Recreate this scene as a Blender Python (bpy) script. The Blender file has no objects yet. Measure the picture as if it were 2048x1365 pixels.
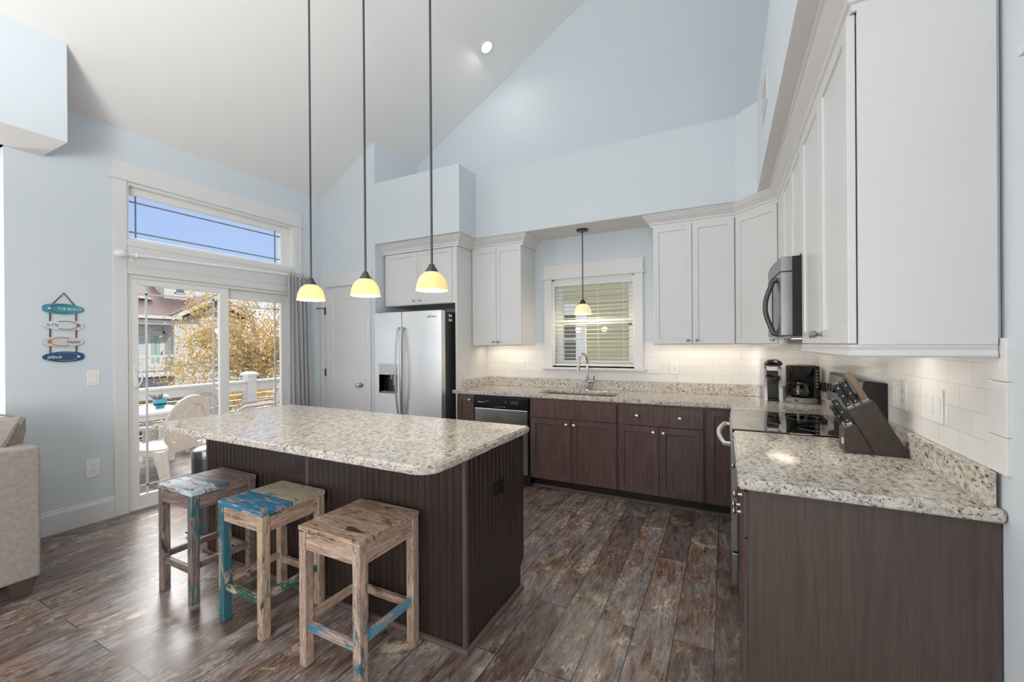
import bpy, bmesh, math, random
from mathutils import Matrix, Vector
R = math.radians
S = bpy.context.scene
COL = S.collection
random.seed(7)

# ------------------------------------------------------------------ camera
cam_d = bpy.data.cameras.new('camera'); cam = bpy.data.objects.new('camera', cam_d); COL.objects.link(cam)
cam_d.lens = 837.1 / 2048 * 36; cam_d.sensor_width = 36; cam_d.shift_y = 0.00376
cam_d.clip_start = 0.02; cam_d.clip_end = 400
_yaw, _pitch, _roll = 0.471518, -0.000893, 0.00703
_r = Vector((math.cos(_yaw), math.sin(_yaw), 0)); _f = Vector((-math.sin(_yaw), math.cos(_yaw), 0)); _d = Vector((0, 0, -1))
_f2 = math.cos(_pitch) * _f - math.sin(_pitch) * _d; _d2 = math.cos(_pitch) * _d + math.sin(_pitch) * _f
_r3 = math.cos(_roll) * _r + math.sin(_roll) * _d2; _d3 = -math.sin(_roll) * _r + math.cos(_roll) * _d2
cam.matrix_world = Matrix(((_r3.x, -_d3.x, -_f2.x, 0), (_r3.y, -_d3.y, -_f2.y, 0), (_r3.z, -_d3.z, -_f2.z, 1.385), (0, 0, 0, 1)))
S.camera = cam
S.view_settings.view_transform = 'Standard'; S.view_settings.look = 'None'
S.view_settings.gamma = 1; S.view_settings.use_curve_mapping = False
S.view_settings.exposure = 0.18
S.cycles.max_bounces = 8; S.cycles.diffuse_bounces = 5; S.cycles.glossy_bounces = 4
S.cycles.transparent_max_bounces = 12; S.cycles.sample_clamp_indirect = 5; S.cycles.use_denoising = True

# ------------------------------------------------------------------ sky
W = bpy.data.worlds.new('sky'); S.world = W; W.use_nodes = True
nt = W.node_tree; N = nt.nodes; N.clear()
def wn(t, **k):
    n = N.new(t)
    for a, b in k.items(): setattr(n, a, b)
    return n
def wl(a, b): nt.links.new(a, b)
tc = wn('ShaderNodeTexCoord'); sx = wn('ShaderNodeSeparateXYZ'); wl(tc.outputs['Generated'], sx.inputs[0])
rp = wn('ShaderNodeValToRGB'); wl(sx.outputs['Z'], rp.inputs[0])
rp.color_ramp.elements[0].position = 0.02; rp.color_ramp.elements[0].color = (1.1, 1.13, 1.17, 1)
rp.color_ramp.elements[1].position = 0.16; rp.color_ramp.elements[1].color = (0.40, 0.555, 0.86, 1)
e = rp.color_ramp.elements.new(0.30); e.color = (0.37, 0.51, 0.82, 1)
dp = wn('ShaderNodeVectorMath', operation='DOT_PRODUCT'); wl(tc.outputs['Generated'], dp.inputs[0])
dp.inputs[1].default_value = Vector((-0.70, 0.34, 0.63)).normalized()
mx = wn('ShaderNodeMath', operation='MAXIMUM'); mx.inputs[1].default_value = 0; wl(dp.outputs['Value'], mx.inputs[0])
pw = wn('ShaderNodeMath', operation='POWER'); pw.inputs[1].default_value = 14; wl(mx.outputs[0], pw.inputs[0])
up = wn('ShaderNodeMapRange', interpolation_type='SMOOTHSTEP'); up.inputs[1].default_value = 0.33; up.inputs[2].default_value = 0.50; wl(sx.outputs['Z'], up.inputs[0])
gm = wn('ShaderNodeMath', operation='MULTIPLY'); wl(pw.outputs[0], gm.inputs[0]); wl(up.outputs[0], gm.inputs[1])
gl = wn('ShaderNodeMath', operation='MULTIPLY'); gl.inputs[1].default_value = 28.0; wl(gm.outputs[0], gl.inputs[0])  # bright lobe added above the visible sky, lifts the floor sheen
cm = wn('ShaderNodeVectorMath', operation='SCALE'); cm.inputs[0].default_value = (1.0, 0.98, 0.94); wl(gl.outputs[0], cm.inputs['Scale'])
ad = wn('ShaderNodeVectorMath', operation='ADD'); wl(rp.outputs[0], ad.inputs[0]); wl(cm.outputs[0], ad.inputs[1])
bg = wn('ShaderNodeBackground'); wl(ad.outputs[0], bg.inputs[0]); bg.inputs[1].default_value = 1.0
wo = wn('ShaderNodeOutputWorld'); wl(bg.outputs[0], wo.inputs[0])

def light(name, kind, loc, energy, color=(1, 1, 1), size=None, size_y=None, aim=None, spot=None):
    d = bpy.data.lights.new(name, kind); o = bpy.data.objects.new(name, d); COL.objects.link(o)
    o.location = loc; d.energy = energy; d.color = color
    if kind == 'AREA':
        d.shape = 'RECTANGLE' if size_y else 'DISK'; d.size = size
        if size_y: d.size_y = size_y
    elif kind == 'SUN': d.angle = size
    else: d.shadow_soft_size = size
    if spot: d.spot_size = spot; d.spot_blend = 0.6
    if aim: o.rotation_euler = Vector(aim).to_track_quat('-Z', 'Y').to_euler()
    return o
light('sun', 'SUN', (0, 0, 20), 2.4, (1, 0.95, 0.86), R(1.5), aim=(-0.75, 0.20, -0.55))
light('rear_daylight_standin', 'AREA', (-2.3, -4.40, 1.9), 6, (1.0, 0.985, 0.965), 4.6, 2.4, aim=(0, 1, 0.12))  # area lamp before the solid rear wall, stands in for window daylight
light('living_daylight_standin', 'AREA', (-7.40, -1.5, 1.55), 260, (1.0, 0.985, 0.965), 3.6, 2.0, aim=(1, 0.12, 0.05))  # unseen area lamp in the living room, a stand-in for daylight
light('added_right_fill', 'AREA', (0.66, -2.3, 1.75), 175, (1.0, 0.985, 0.965), 2.4, 1.9, aim=(-1, 0.06, 0.06))  # added lamp at the right wall, brightens the left wall
light('added_ceiling_uplight', 'SPOT', (-1.0, -1.7, 1.60), 520, (1.0, 0.99, 0.97), 0.45, aim=(-0.30, 0.27, 1), spot=R(120))  # added unseen spot with no lamp body, fills the room off the ceiling

# ------------------------------------------------------------------ node helpers
def lin(r, g, b):
    f = lambda c: (c / 255 / 12.92) if c <= 10.3 else ((c / 255 + 0.055) / 1.055) ** 2.4
    return (f(r), f(g), f(b), 1)
class Mat:
    def __init__(s, name):
        s.m = bpy.data.materials.new(name); s.m.use_nodes = True; s.t = s.m.node_tree; s.t.nodes.clear()
        s.out = s.n('ShaderNodeOutputMaterial'); s.b = s.n('ShaderNodeBsdfPrincipled'); s.l(s.b.outputs[0], s.out.inputs[0])
    def n(s, t, **k):
        x = s.t.nodes.new(t)
        for a, b in k.items(): setattr(x, a, b)
        return x
    def l(s, a, b): s.t.links.new(a, b)
    def set(s, **k):
        nm = dict(color='Base Color', rough='Roughness', metal='Metallic', spec='Specular IOR Level', trans='Transmission Weight', ior='IOR', coat='Coat Weight', ecol='Emission Color', estr='Emission Strength', sheen='Sheen Weight', sss='Subsurface Weight', alpha='Alpha', aniso='Anisotropic')
        for a, v in k.items(): s.b.inputs[nm[a]].default_value = v
        return s
    def coord(s, scale=(1, 1, 1), loc=(0, 0, 0), kind='Object', rot=(0, 0, 0)):
        c = s.n('ShaderNodeTexCoord'); m = s.n('ShaderNodeMapping')
        m.inputs['Scale'].default_value = scale; m.inputs['Location'].default_value = loc; m.inputs['Rotation'].default_value = rot
        s.l(c.outputs[kind], m.inputs[0]); return m.outputs[0]
    def noise(s, vec, scale=5, detail=4, rough=0.55, dist=0.0):
        x = s.n('ShaderNodeTexNoise'); s.l(vec, x.inputs['Vector'])
        x.inputs['Scale'].default_value = scale; x.inputs['Detail'].default_value = detail; x.inputs['Roughness'].default_value = rough; x.inputs['Distortion'].default_value = dist
        return x.outputs[0]
    def ramp(s, fac, stops, interp='LINEAR'):
        x = s.n('ShaderNodeValToRGB'); x.color_ramp.interpolation = interp; el = x.color_ramp.elements
        while len(el) < len(stops): el.new(0.5)
        for q, (p, c) in zip(el, stops):
            q.position = p; q.color = c if len(c) == 4 else (*c, 1)
        s.l(fac, x.inputs[0]); return x.outputs[0]
    def mix(s, fac, a, b, mode='MIX'):
        x = s.n('ShaderNodeMix', data_type='RGBA', blend_type=mode)
        for sock, v in ((x.inputs['Factor'], fac), (x.inputs['A'], a), (x.inputs['B'], b)):
            if hasattr(v, 'links'): s.l(v, sock)
            else: sock.default_value = v
        return x.outputs['Result']
    def math(s, op, a, b=0.0):
        x = s.n('ShaderNodeMath', operation=op)
        for i, v in enumerate((a, b)):
            if hasattr(v, 'links'): s.l(v, x.inputs[i])
            else: x.inputs[i].default_value = v
        return x.outputs[0]
    def base(s, sock): s.l(sock, s.b.inputs['Base Color']); return s
    def rough(s, sock): s.l(sock, s.b.inputs['Roughness']); return s
    def bump(s, h, strength=0.3, dist=0.01):
        x = s.n('ShaderNodeBump'); x.inputs['Strength'].default_value = strength; x.inputs['Distance'].default_value = dist
        s.l(h, x.inputs['Height']); s.l(x.outputs[0], s.b.inputs['Normal']); return s
def plain(name, rgb, rough=0.5, metal=0, bump=0, bscale=200, **k):
    m = Mat(name).set(color=lin(*rgb) if max(rgb) > 1 else (*rgb, 1), rough=rough, metal=metal, **k)
    if bump: m.bump(m.noise(m.coord(), bscale, 3), bump, 0.002)
    return m.m
def swizzle(m, order):
    c = m.n('ShaderNodeTexCoord'); a = m.n('ShaderNodeSeparateXYZ'); b = m.n('ShaderNodeCombineXYZ'); m.l(c.outputs['Object'], a.inputs[0])
    for i, ax in enumerate(order):
        if ax != '0': m.l(a.outputs[ax], b.inputs[i])
    return b.outputs[0]

BLUE = plain('pale_blue_wall_paint', (208, 216, 222), 0.6, bump=0.08, bscale=90)
CEIL = plain('white_ceiling_paint', (228, 228, 227), 0.7, bump=0.08, bscale=90)
TRIM = plain('white_trim_paint', (220, 220, 220), 0.32)
CABW = plain('soft_white_cabinet_paint', (217, 217, 217), 0.30)
PLASW = plain('white_plastic', (232, 232, 230), 0.35)
PLASC = plain('cream_plastic', (226, 220, 208), 0.4)
BLK = plain('black_plastic', (20, 20, 22), 0.28)
BLKM = plain('matte_black', (28, 28, 30), 0.5)
DARKG = plain('dark_grey_enamel', (62, 63, 65), 0.42)
CHROME = plain('polished_chrome', (205, 206, 208), 0.12, 1.0)
NICKEL = plain('satin_nickel', (205, 198, 192), 0.28, 1.0)
BRONZE = plain('brushed_pewter', (92, 92, 93), 0.38, 0.9); PEWTER = plain('pale_pewter', (150, 150, 150), 0.3, 0.9)
BRASSY = plain('aged_bronze', (92, 74, 50), 0.4, 0.9)
GLASSB = plain('black_ceramic_glass', (10, 10, 11), 0.03, coat=0.6)
GREYP = plain('grey_plastic', (142, 139, 134), 0.3)
TAUPE = plain('taupe_handle', (104, 92, 78), 0.4)
def steel(name, rgb, rough, sc):
    m = Mat(name).set(metal=1.0, rough=rough)
    n = m.noise(m.coord(scale=sc), 40, 3); m.base(m.ramp(n, [(0.2, tuple(c * 0.90 for c in lin(*rgb)[:3])), (0.8, lin(*rgb))]))
    n2 = m.noise(m.coord(), 2.2, 3); m.rough(m.ramp(n2, [(0.3, (rough - .06,) * 3), (0.7, (rough + .08,) * 3)])); return m.m
STEEL = steel('brushed_stainless', (238, 238, 238), 0.40, (1, 1, 40))
STEELV = steel('brushed_stainless_door', (190, 190, 190), 0.30, (40, 40, 1))
STEELD = steel('dark_stainless', (148, 148, 150), 0.32, (40, 40, 1))
def thin_glass(name, tint=(1, 1, 1, 1), gloss=0.6):
    m = Mat(name); m.t.nodes.remove(m.b)
    tr = m.n('ShaderNodeBsdfTransparent'); tr.inputs[0].default_value = tint
    g = m.n('ShaderNodeBsdfGlossy'); g.inputs['Roughness'].default_value = 0.02
    f = m.n('ShaderNodeFresnel'); f.inputs[0].default_value = 1.45
    mm = m.math('MULTIPLY', f.outputs[0], gloss); x = m.n('ShaderNodeMixShader')
    m.l(mm, x.inputs[0]); m.l(tr.outputs[0], x.inputs[1]); m.l(g.outputs[0], x.inputs[2]); m.l(x.outputs[0], m.out.inputs[0]); return m.m
PANE = thin_glass('window_glass'); CARAFE = thin_glass('carafe_glass', (0.80, 0.78, 0.74, 1), 1.0)

def floor_mat():
    m = Mat('distressed_plank_floor').set(spec=0.45)
    v = swizzle(m, 'YX0'); mp = m.n('ShaderNodeMapping'); m.l(v, mp.inputs[0]); mp.inputs['Location'].default_value = (0.36, 0.052, 0)
    br = m.n('ShaderNodeTexBrick'); m.l(mp.outputs[0], br.inputs['Vector'])
    br.offset = 0.37; br.offset_frequency = 2; br.squash = 1
    for k, val in (('Color1', (0, 0, 0, 1)), ('Color2', (1, 1, 1, 1)), ('Mortar', (0.5, 0.5, 0.5, 1)), ('Scale', 1.0), ('Mortar Size', 0.002), ('Mortar Smooth', 0.1), ('Bias', 0.0), ('Brick Width', 1.22), ('Row Height', 0.174)):
        br.inputs[k].default_value = val
    pid = br.outputs['Color']
    off = m.n('ShaderNodeVectorMath', operation='SCALE'); m.l(pid, off.inputs[0]); off.inputs['Scale'].default_value = 23.0
    def coords(sc):
        a = m.n('ShaderNodeVectorMath', operation='ADD'); m.l(m.coord(scale=sc), a.inputs[0]); m.l(off.outputs[0], a.inputs[1]); return a.outputs[0]
    g1 = m.noise(coords((38, 7.0, 1)), 1.0, 8, 0.82, 0.6)
    g2 = m.noise(coords((120, 9, 1)), 1.0, 4, 0.7)
    bl = m.noise(coords((7.0, 4.2, 1)), 1.0, 6, 0.66, 0.7)
    hue = m.noise(coords((4.0, 2.0, 1)), 1.3, 5, 0.62, 0.8)
    spk = m.noise(coords((80, 34, 1)), 1.0, 5, 0.78)
    brown = m.ramp(g1, [(0.30, lin(46, 35, 31)), (0.46, lin(98, 79, 69)), (0.60, lin(140, 119, 106)), (0.78, lin(180, 160, 145))])
    grey = m.ramp(g1, [(0.28, lin(60, 56, 58)), (0.48, lin(122, 115, 115)), (0.75, lin(178, 172, 168))])
    c = m.mix(m.ramp(hue, [(0.42, (0, 0, 0)), (0.58, (1, 1, 1))]), brown, grey)
    rust = m.ramp(m.noise(coords((8, 4.4, 1)), 1.6, 6, 0.74, 0.6), [(0.56, (0, 0, 0)), (0.68, (0.6, 0.6, 0.6))])
    c = m.mix(rust, c, lin(128, 82, 62))
    slate = m.ramp(m.noise(coords((6, 3.1, 1)), 2.1, 6, 0.74, 0.6), [(0.57, (0, 0, 0)), (0.68, (0.6, 0.6, 0.6))])
    c = m.mix(slate, c, lin(72, 80, 92))
    pale = m.ramp(m.math('MULTIPLY', bl, m.math('ADD', spk, 0.45)), [(0.52, (0, 0, 0)), (0.66, (0.7, 0.7, 0.7))])
    c = m.mix(pale, c, lin(208, 194, 176))
    dk = m.ramp(g2, [(0.34, (0.5, 0.5, 0.5)), (0.55, (1, 1, 1))]); c = m.mix(0.7, c, dk, 'MULTIPLY')
    tint = m.ramp(pid, [(0.0, (0.74, 0.70, 0.68)), (0.5, (1.06, 1.02, 0.99)), (1.0, (1.42, 1.36, 1.31))]); c = m.mix(1.0, c, tint, 'MULTIPLY')
    c = m.mix(br.outputs['Fac'], c, (0.012, 0.009, 0.008, 1)); m.base(c)
    m.rough(m.ramp(g1, [(0.3, (0.24,) * 3), (0.7, (0.38,) * 3)]))
    h = m.math('SUBTRACT', m.math('MULTIPLY', g2, 0.35), m.math('MULTIPLY', br.outputs['Fac'], 1.0)); m.bump(h, 0.25, 0.004)
    return m.m
FLOOR = floor_mat()
def granite():
    m = Mat('speckled_cream_granite').set(rough=0.09, spec=0.55)
    rot = (0.2, 0.1, R(28)); v = m.coord(scale=(1.0, 0.55, 1.0), rot=rot); v2 = m.coord(scale=(1, .45, 1), loc=(3, 7, 1), rot=rot)
    big = m.noise(v, 4, 3); mid = m.noise(v, 55, 5, 0.65, 0.3); fl = m.noise(v, 150, 4, 0.68); fl2 = m.noise(v2, 85, 6, 0.75, 0.4); fl3 = m.noise(v2, 26, 5, 0.7, 0.6)
    base = m.ramp(mid, [(0.30, lin(128, 119, 110)), (0.45, lin(190, 183, 174)), (0.60, lin(220, 216, 209)), (0.75, lin(178, 168, 154))])
    base = m.mix(m.ramp(big, [(0.48, (0, 0, 0)), (0.66, (0.22,) * 3)]), base, lin(200, 182, 154))
    d1 = m.ramp(m.math('ADD', fl2, m.math('MULTIPLY', m.math('SUBTRACT', fl3, 0.5), 0.35)), [(0.56, (0, 0, 0)), (0.61, (1, 1, 1))]); d2 = m.ramp(fl, [(0.56, (0, 0, 0)), (0.64, (0.75,) * 3)])
    c = m.mix(d2, base, lin(136, 124, 114)); c = m.mix(d1, c, lin(74, 64, 60)); m.base(c); return m.m
GRAN = granite()
def darkwood(name='espresso_cabinet_wood', sc=(60, 60, 3), a=(70, 54, 52), b=(106, 85, 81), rough=0.36):
    m = Mat(name).set(rough=rough, spec=0.4); n = m.noise(m.coord(scale=sc), 1.6, 5, 0.65, 0.3); m.base(m.ramp(n, [(0.3, lin(*a)), (0.7, lin(*b))])); m.bump(n, 0.06, 0.002); return m.m
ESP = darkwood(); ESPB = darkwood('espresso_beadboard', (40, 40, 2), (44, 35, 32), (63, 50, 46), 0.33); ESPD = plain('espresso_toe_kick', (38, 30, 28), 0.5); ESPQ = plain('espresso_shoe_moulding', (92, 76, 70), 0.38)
ESPP = darkwood('espresso_end_panel', (70, 70, 2.5), (74, 63, 58), (92, 80, 74), 0.42)
BLOCKW = darkwood('dark_block_wood', (14, 14, 14), (50, 44, 40), (70, 60, 53), 0.42)
def tile(name, order):
    m = Mat(name).set(rough=0.10, spec=0.5)
    mp = m.n('ShaderNodeMapping'); m.l(swizzle(m, order), mp.inputs[0]); mp.inputs['Location'].default_value = (0.03, -1.0095, 0)
    br = m.n('ShaderNodeTexBrick'); m.l(mp.outputs[0], br.inputs['Vector']); br.offset = 0.5
    for k, v in (('Color1', lin(232, 231, 229)), ('Color2', lin(227, 226, 224)), ('Mortar', lin(208, 206, 203)), ('Scale', 1.0), ('Mortar Size', 0.0013), ('Mortar Smooth', 0.1), ('Brick Width', 0.155), ('Row Height', 0.0775)): br.inputs[k].default_value = v
    m.base(br.outputs['Color']); m.bump(m.math('SUBTRACT', 1.0, br.outputs['Fac']), 0.5, 0.0015); return m.m
TILEB = tile('white_subway_tile_back', 'XZ0'); TILER = tile('white_subway_tile_right', 'YZ0'); TILEP = plain('white_bullnose_tile', (228, 227, 225), 0.12)
def stool_mat(name, paints, amt, seed, axis, wood=((88, 70, 60), (160, 134, 118), (208, 188, 172)), saw=0.0):
    m = Mat(name).set(rough=0.42); sc = {'x': (2.2, 26, 26), 'y': (26, 2.2, 26), 'z': (26, 26, 2.2)}[axis]
    g = m.noise(m.coord(scale=sc, loc=(seed, seed * 2.3, seed)), 2.2, 8, 0.80, 0.7)
    c = m.ramp(g, [(0.28, lin(*wood[0])), (0.46, lin(*wood[1])), (0.66, lin(*wood[2]))])
    for i, (p, a) in enumerate(paints):
        sc2 = {'x': (8, 26, 26), 'y': (26, 8, 26), 'z': (26, 26, 7)}[axis]
        n = m.noise(m.coord(scale=sc2, loc=(seed * 3 + i * 11, i * 5.1, seed)), 1.0, 7, 0.72, 0.9)
        c = m.mix(m.ramp(n, [(a, (0, 0, 0)), (a + 0.05, (1, 1, 1))]), c, lin(*p))
    gr = m.noise(m.coord(scale=tuple(x * 4 for x in sc), loc=(seed, 0, 3)), 2.2, 5, 0.8)
    c = m.mix(0.85, c, m.ramp(gr, [(0.34, (0.26, 0.24, 0.23)), (0.47, (0.92, 0.9, 0.88)), (0.68, (1.3, 1.28, 1.26))]), 'MULTIPLY')
    m.base(c)
    h = m.math('ADD', g, m.math('MULTIPLY', gr, 0.6))
    if saw:
        w = m.n('ShaderNodeTexWave', wave_type='BANDS', bands_direction='Z'); m.l(m.coord(scale=(1, 1, 1)), w.inputs[0]); w.inputs['Scale'].default_value = 38; w.inputs['Distortion'].default_value = 1.5
        h = m.math('ADD', m.math('MULTIPLY', g, 0.5), m.math('MULTIPLY', w.outputs[1], saw))
    m.bump(h, 0.5, 0.004); return m.m
def fabric(name, a, b, sc=420, rough=0.9):
    m = Mat(name).set(rough=rough, sheen=0.2); n = m.noise(m.coord(), sc, 3, 0.7); n2 = m.noise(m.coord(), 40, 3)
    m.base(m.mix(0.35, m.ramp(n, [(0.3, lin(*a)), (0.7, lin(*b))]), m.ramp(n2, [(0.3, lin(*a)), (0.7, lin(*b))]))); m.bump(n, 0.4, 0.003); return m.m
SOFA = fabric('woven_taupe_upholstery', (122, 113, 105), (178, 170, 162)); CURT = fabric('grey_linen_curtain', (206, 206, 208), (236, 236, 237), 300)
def glow(name, rgb, strength, base=(245, 235, 210)):
    return Mat(name).set(color=lin(*base), rough=0.35, ecol=lin(*rgb), estr=strength).m
def shade_mat(name, top, bot, s):
    m = Mat(name).set(color=lin(226, 204, 150), rough=0.25, estr=s)
    m.l(m.ramp(m.noise(m.coord(scale=(1, 1, .2)), 30, 2), [(0.3, lin(*top)), (0.7, lin(*bot))]), m.b.inputs['Emission Color']); return m.m
SHADE = shade_mat('cream_glass_lit', (250, 200, 104), (253, 214, 130), 0.52); SHADE2 = shade_mat('pale_cream_glass_lit', (244, 224, 180), (250, 236, 205), 0.52)
BULB = glow('lamp_bulb_glow', (255, 244, 205), 5.0); CANL = glow('downlight_lens', (255, 254, 250), 6.0)

# ------------------------------------------------------------------ mesh helpers
OFF = {}
I4 = Matrix.Identity(4)
class MB:
    def __init__(s): s.bm = bmesh.new(); s.smooth = False
    def _add(s, t, M=None, mi=0):
        if M is not None: bmesh.ops.transform(t, matrix=M, verts=t.verts)
        if mi:
            for f in t.faces: f.material_index = mi
        me = bpy.data.meshes.new('tmp'); t.to_mesh(me); t.free(); s.bm.from_mesh(me); bpy.data.meshes.remove(me); return s
    def box(s, x0, x1, y0, y1, z0, z1, b=0.0, seg=2, M=None, mi=0):
        t = bmesh.new(); bmesh.ops.create_cube(t, size=1)
        for v in t.verts: v.co = Vector(((x0 + x1) / 2 + v.co.x * (x1 - x0), (y0 + y1) / 2 + v.co.y * (y1 - y0), (z0 + z1) / 2 + v.co.z * (z1 - z0)))
        if b: bmesh.ops.bevel(t, geom=t.edges[:], offset=b, segments=seg, affect='EDGES', profile=0.5, clamp_overlap=True)
        return s._add(t, M, mi)
    def taper(s, p0, s0, p1, s1, b=0.0, M=None):
        t = bmesh.new(); vs = []
        for p, q in ((p0, s0), (p1, s1)):
            for a, c in ((-1, -1), (1, -1), (1, 1), (-1, 1)): vs.append(t.verts.new((p[0] + a * q[0], p[1] + c * q[1], p[2])))
        for f in ((3, 2, 1, 0), (4, 5, 6, 7), (0, 1, 5, 4), (1, 2, 6, 5), (2, 3, 7, 6), (3, 0, 4, 7)): t.faces.new([vs[i] for i in f])
        if b: bmesh.ops.bevel(t, geom=t.edges[:], offset=b, segments=2, affect='EDGES', clamp_overlap=True)
        return s._add(t, M)
    def prism(s, poly, z0, z1, holes=(), b=0.0, M=None, mi=0, seg=2):
        t = bmesh.new(); es = []
        for lp in [poly, *holes]:
            vs = [t.verts.new((p[0], p[1], z0)) for p in lp]
            es += [t.edges.new((vs[i], vs[(i + 1) % len(vs)])) for i in range(len(vs))]
        if holes: bmesh.ops.triangle_fill(t, edges=es, use_beauty=True)
        else: t.faces.new(t.verts[:])
        r = bmesh.ops.extrude_face_region(t, geom=t.faces[:]); bmesh.ops.translate(t, vec=(0, 0, z1 - z0), verts=[v for v in r['geom'] if isinstance(v, bmesh.types.BMVert)])
        bmesh.ops.recalc_face_normals(t, faces=t.faces[:])
        if b:
            ed = [x for x in t.edges if len(x.link_faces) == 2 and x.calc_face_angle(0) > 0.6]
            bmesh.ops.bevel(t, geom=ed, offset=b, segments=seg, affect='EDGES', clamp_overlap=True)
        return s._add(t, M, mi)
    def lathe(s, prof, c=(0, 0, 0), n=28, M=None, mi=0):
        t = bmesh.new(); rings = []
        for r, z in prof:
            if r < 1e-6: rings.append([t.verts.new((0, 0, z))])
            else: rings.append([t.verts.new((r * math.cos(2 * math.pi * i / n), r * math.sin(2 * math.pi * i / n), z)) for i in range(n)])
        for a, b in zip(rings, rings[1:]):
            for i in range(n):
                j = (i + 1) % n
                q = [a[i % len(a)], a[j % len(a)], b[j % len(b)], b[i % len(b)]]; q = list(dict.fromkeys(q))
                if len(q) > 2: t.faces.new(q)
        s.smooth = True
        return s._add(t, Matrix.Translation(c) @ (M or I4), mi)
    def cyl(s, p0, p1, r0, r1=None, n=16, mi=0):
        p0, p1 = Vector(p0), Vector(p1); r1 = r0 if r1 is None else r1; L = (p1 - p0).length
        q = (p1 - p0).to_track_quat('Z', 'Y').to_matrix().to_4x4(); q.translation = p0
        return s.lathe([(0, 0), (r0, 0), (r1, L), (0, L)], n=n, M=q, mi=mi)
    def sphere(s, c, r, sc=(1, 1, 1), n=16):
        t = bmesh.new(); bmesh.ops.create_uvsphere(t, u_segments=n, v_segments=max(6, n // 2), radius=r)
        s.smooth = True; return s._add(t, Matrix.Translation(c) @ Matrix.Diagonal((*sc, 1)))
    def tube(s, pts, r, n=8, M=None, flat=1.0, closed=False, mi=0):
        t = bmesh.new(); P = [Vector(p) for p in pts]; k = len(P); rings = []; up = None
        for i in range(k):
            a = P[i - 1] if (i > 0 or closed) else P[i]; b = P[(i + 1) % k] if (i < k - 1 or closed) else P[i]
            d = (b - a).normalized()
            if up is None: up = d.orthogonal().normalized()
            up = (up - d * up.dot(d)).normalized(); sd = d.cross(up); rr = r[i] if isinstance(r, (list, tuple)) else r
            rings.append([t.verts.new(P[i] + rr * (math.cos(2 * math.pi * j / n) * up + flat * math.sin(2 * math.pi * j / n) * sd)) for j in range(n)])
        pr = list(zip(rings, rings[1:])) + ([(rings[-1], rings[0])] if closed else [])
        for a, b in pr:
            for j in range(n): t.faces.new((a[j], a[(j + 1) % n], b[(j + 1) % n], b[j]))
        if not closed: t.faces.new(rings[0][::-1]); t.faces.new(rings[-1])
        s.smooth = True; return s._add(t, M, mi)
    def sweep(s, path, prof, M=None):
        """prof = (out, z) closed outline carried along a plan path, mitred; out is to the right of the path"""
        t = bmesh.new(); P = [Vector(p) for p in path]; k = len(P); rings = []
        for i in range(k):
            dirs = []
            if i > 0: dirs.append((P[i] - P[i - 1]).normalized())
            if i < k - 1: dirs.append((P[i + 1] - P[i]).normalized())
            ns = [Vector((d.y, -d.x)) for d in dirs]; n = sum(ns, Vector((0, 0))).normalized(); f = 1 / max(0.3, n.dot(ns[0]))
            rings.append([t.verts.new((P[i].x + n.x * o * f, P[i].y + n.y * o * f, z)) for o, z in prof])
        m = len(prof)
        for a, b in zip(rings, rings[1:]):
            for j in range(m): t.faces.new((a[j], a[(j + 1) % m], b[(j + 1) % m], b[j]))
        t.faces.new(rings[0][::-1]); t.faces.new(rings[-1]); return s._add(t, M)
    def shaker(s, u0, u1, v0, v1, w0, w1, M, rail=0.065, dep=0.008):
        t = bmesh.new(); bmesh.ops.create_cube(t, size=1)
        for v in t.verts: v.co = Vector(((u0 + u1) / 2 + v.co.x * (u1 - u0), (v0 + v1) / 2 + v.co.y * (v1 - v0), (w0 + w1) / 2 + v.co.z * (w1 - w0)))
        bmesh.ops.bevel(t, geom=t.edges[:], offset=0.0018, segments=1, affect='EDGES')
        f = max((f for f in t.faces), key=lambda f: f.calc_center_median().z * 1000 + f.calc_area())
        bmesh.ops.inset_region(t, faces=[f], thickness=rail); bmesh.ops.inset_region(t, faces=[f], thickness=0.006, depth=-dep)
        return s._add(t, M)
def FR(kind, at):
    """local (u, v, w): u along the wall, v up, w out of the wall into the room"""
    return {'back': Matrix(((1, 0, 0, 0), (0, 0, -1, at), (0, 1, 0, 0), (0, 0, 0, 1))),
            'right': Matrix(((0, 0, -1, at), (1, 0, 0, 0), (0, 1, 0, 0), (0, 0, 0, 1))),
            'left': Matrix(((0, 0, 1, at), (1, 0, 0, 0), (0, 1, 0, 0), (0, 0, 0, 1)))}[kind]
def origin(p): return OFF.get(p.name, Vector((0, 0, 0))) if p else Vector((0, 0, 0))
def tag(o, label=None, cat=None, group=None, kind=None):
    for k, v in (('label', label), ('category', cat), ('group', group), ('kind', kind)):
        if v: o[k] = v
    return o
def part(name, mb, mat, parent=None, label=None):
    bm = mb.bm; bmesh.ops.recalc_face_normals(bm, faces=bm.faces[:])
    me = bpy.data.meshes.new(name)
    off = origin(parent); bmesh.ops.translate(bm, vec=-off, verts=bm.verts)
    if mb.smooth:
        for f in bm.faces: f.smooth = True
    bm.to_mesh(me); bm.free()
    if mb.smooth: me.set_sharp_from_angle(angle=R(38))
    for m in (mat if isinstance(mat, (list, tuple)) else [mat]): me.materials.append(m)
    o = bpy.data.objects.new(name, me); COL.objects.link(o)
    if parent: o.parent = parent
    OFF[o.name] = off
    if label: o['label'] = label
    return o
def thing(name, loc, label, cat, group=None):
    o = bpy.data.objects.new(name, None); COL.objects.link(o); o.location = loc; o.empty_display_size = 0.1
    OFF[o.name] = Vector(loc); return tag(o, label, cat, group)
def struct(name, mb, mat, parent=None):
    o = part(name, mb, mat, parent)
    if not parent: o['kind'] = 'structure'
    return o
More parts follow.
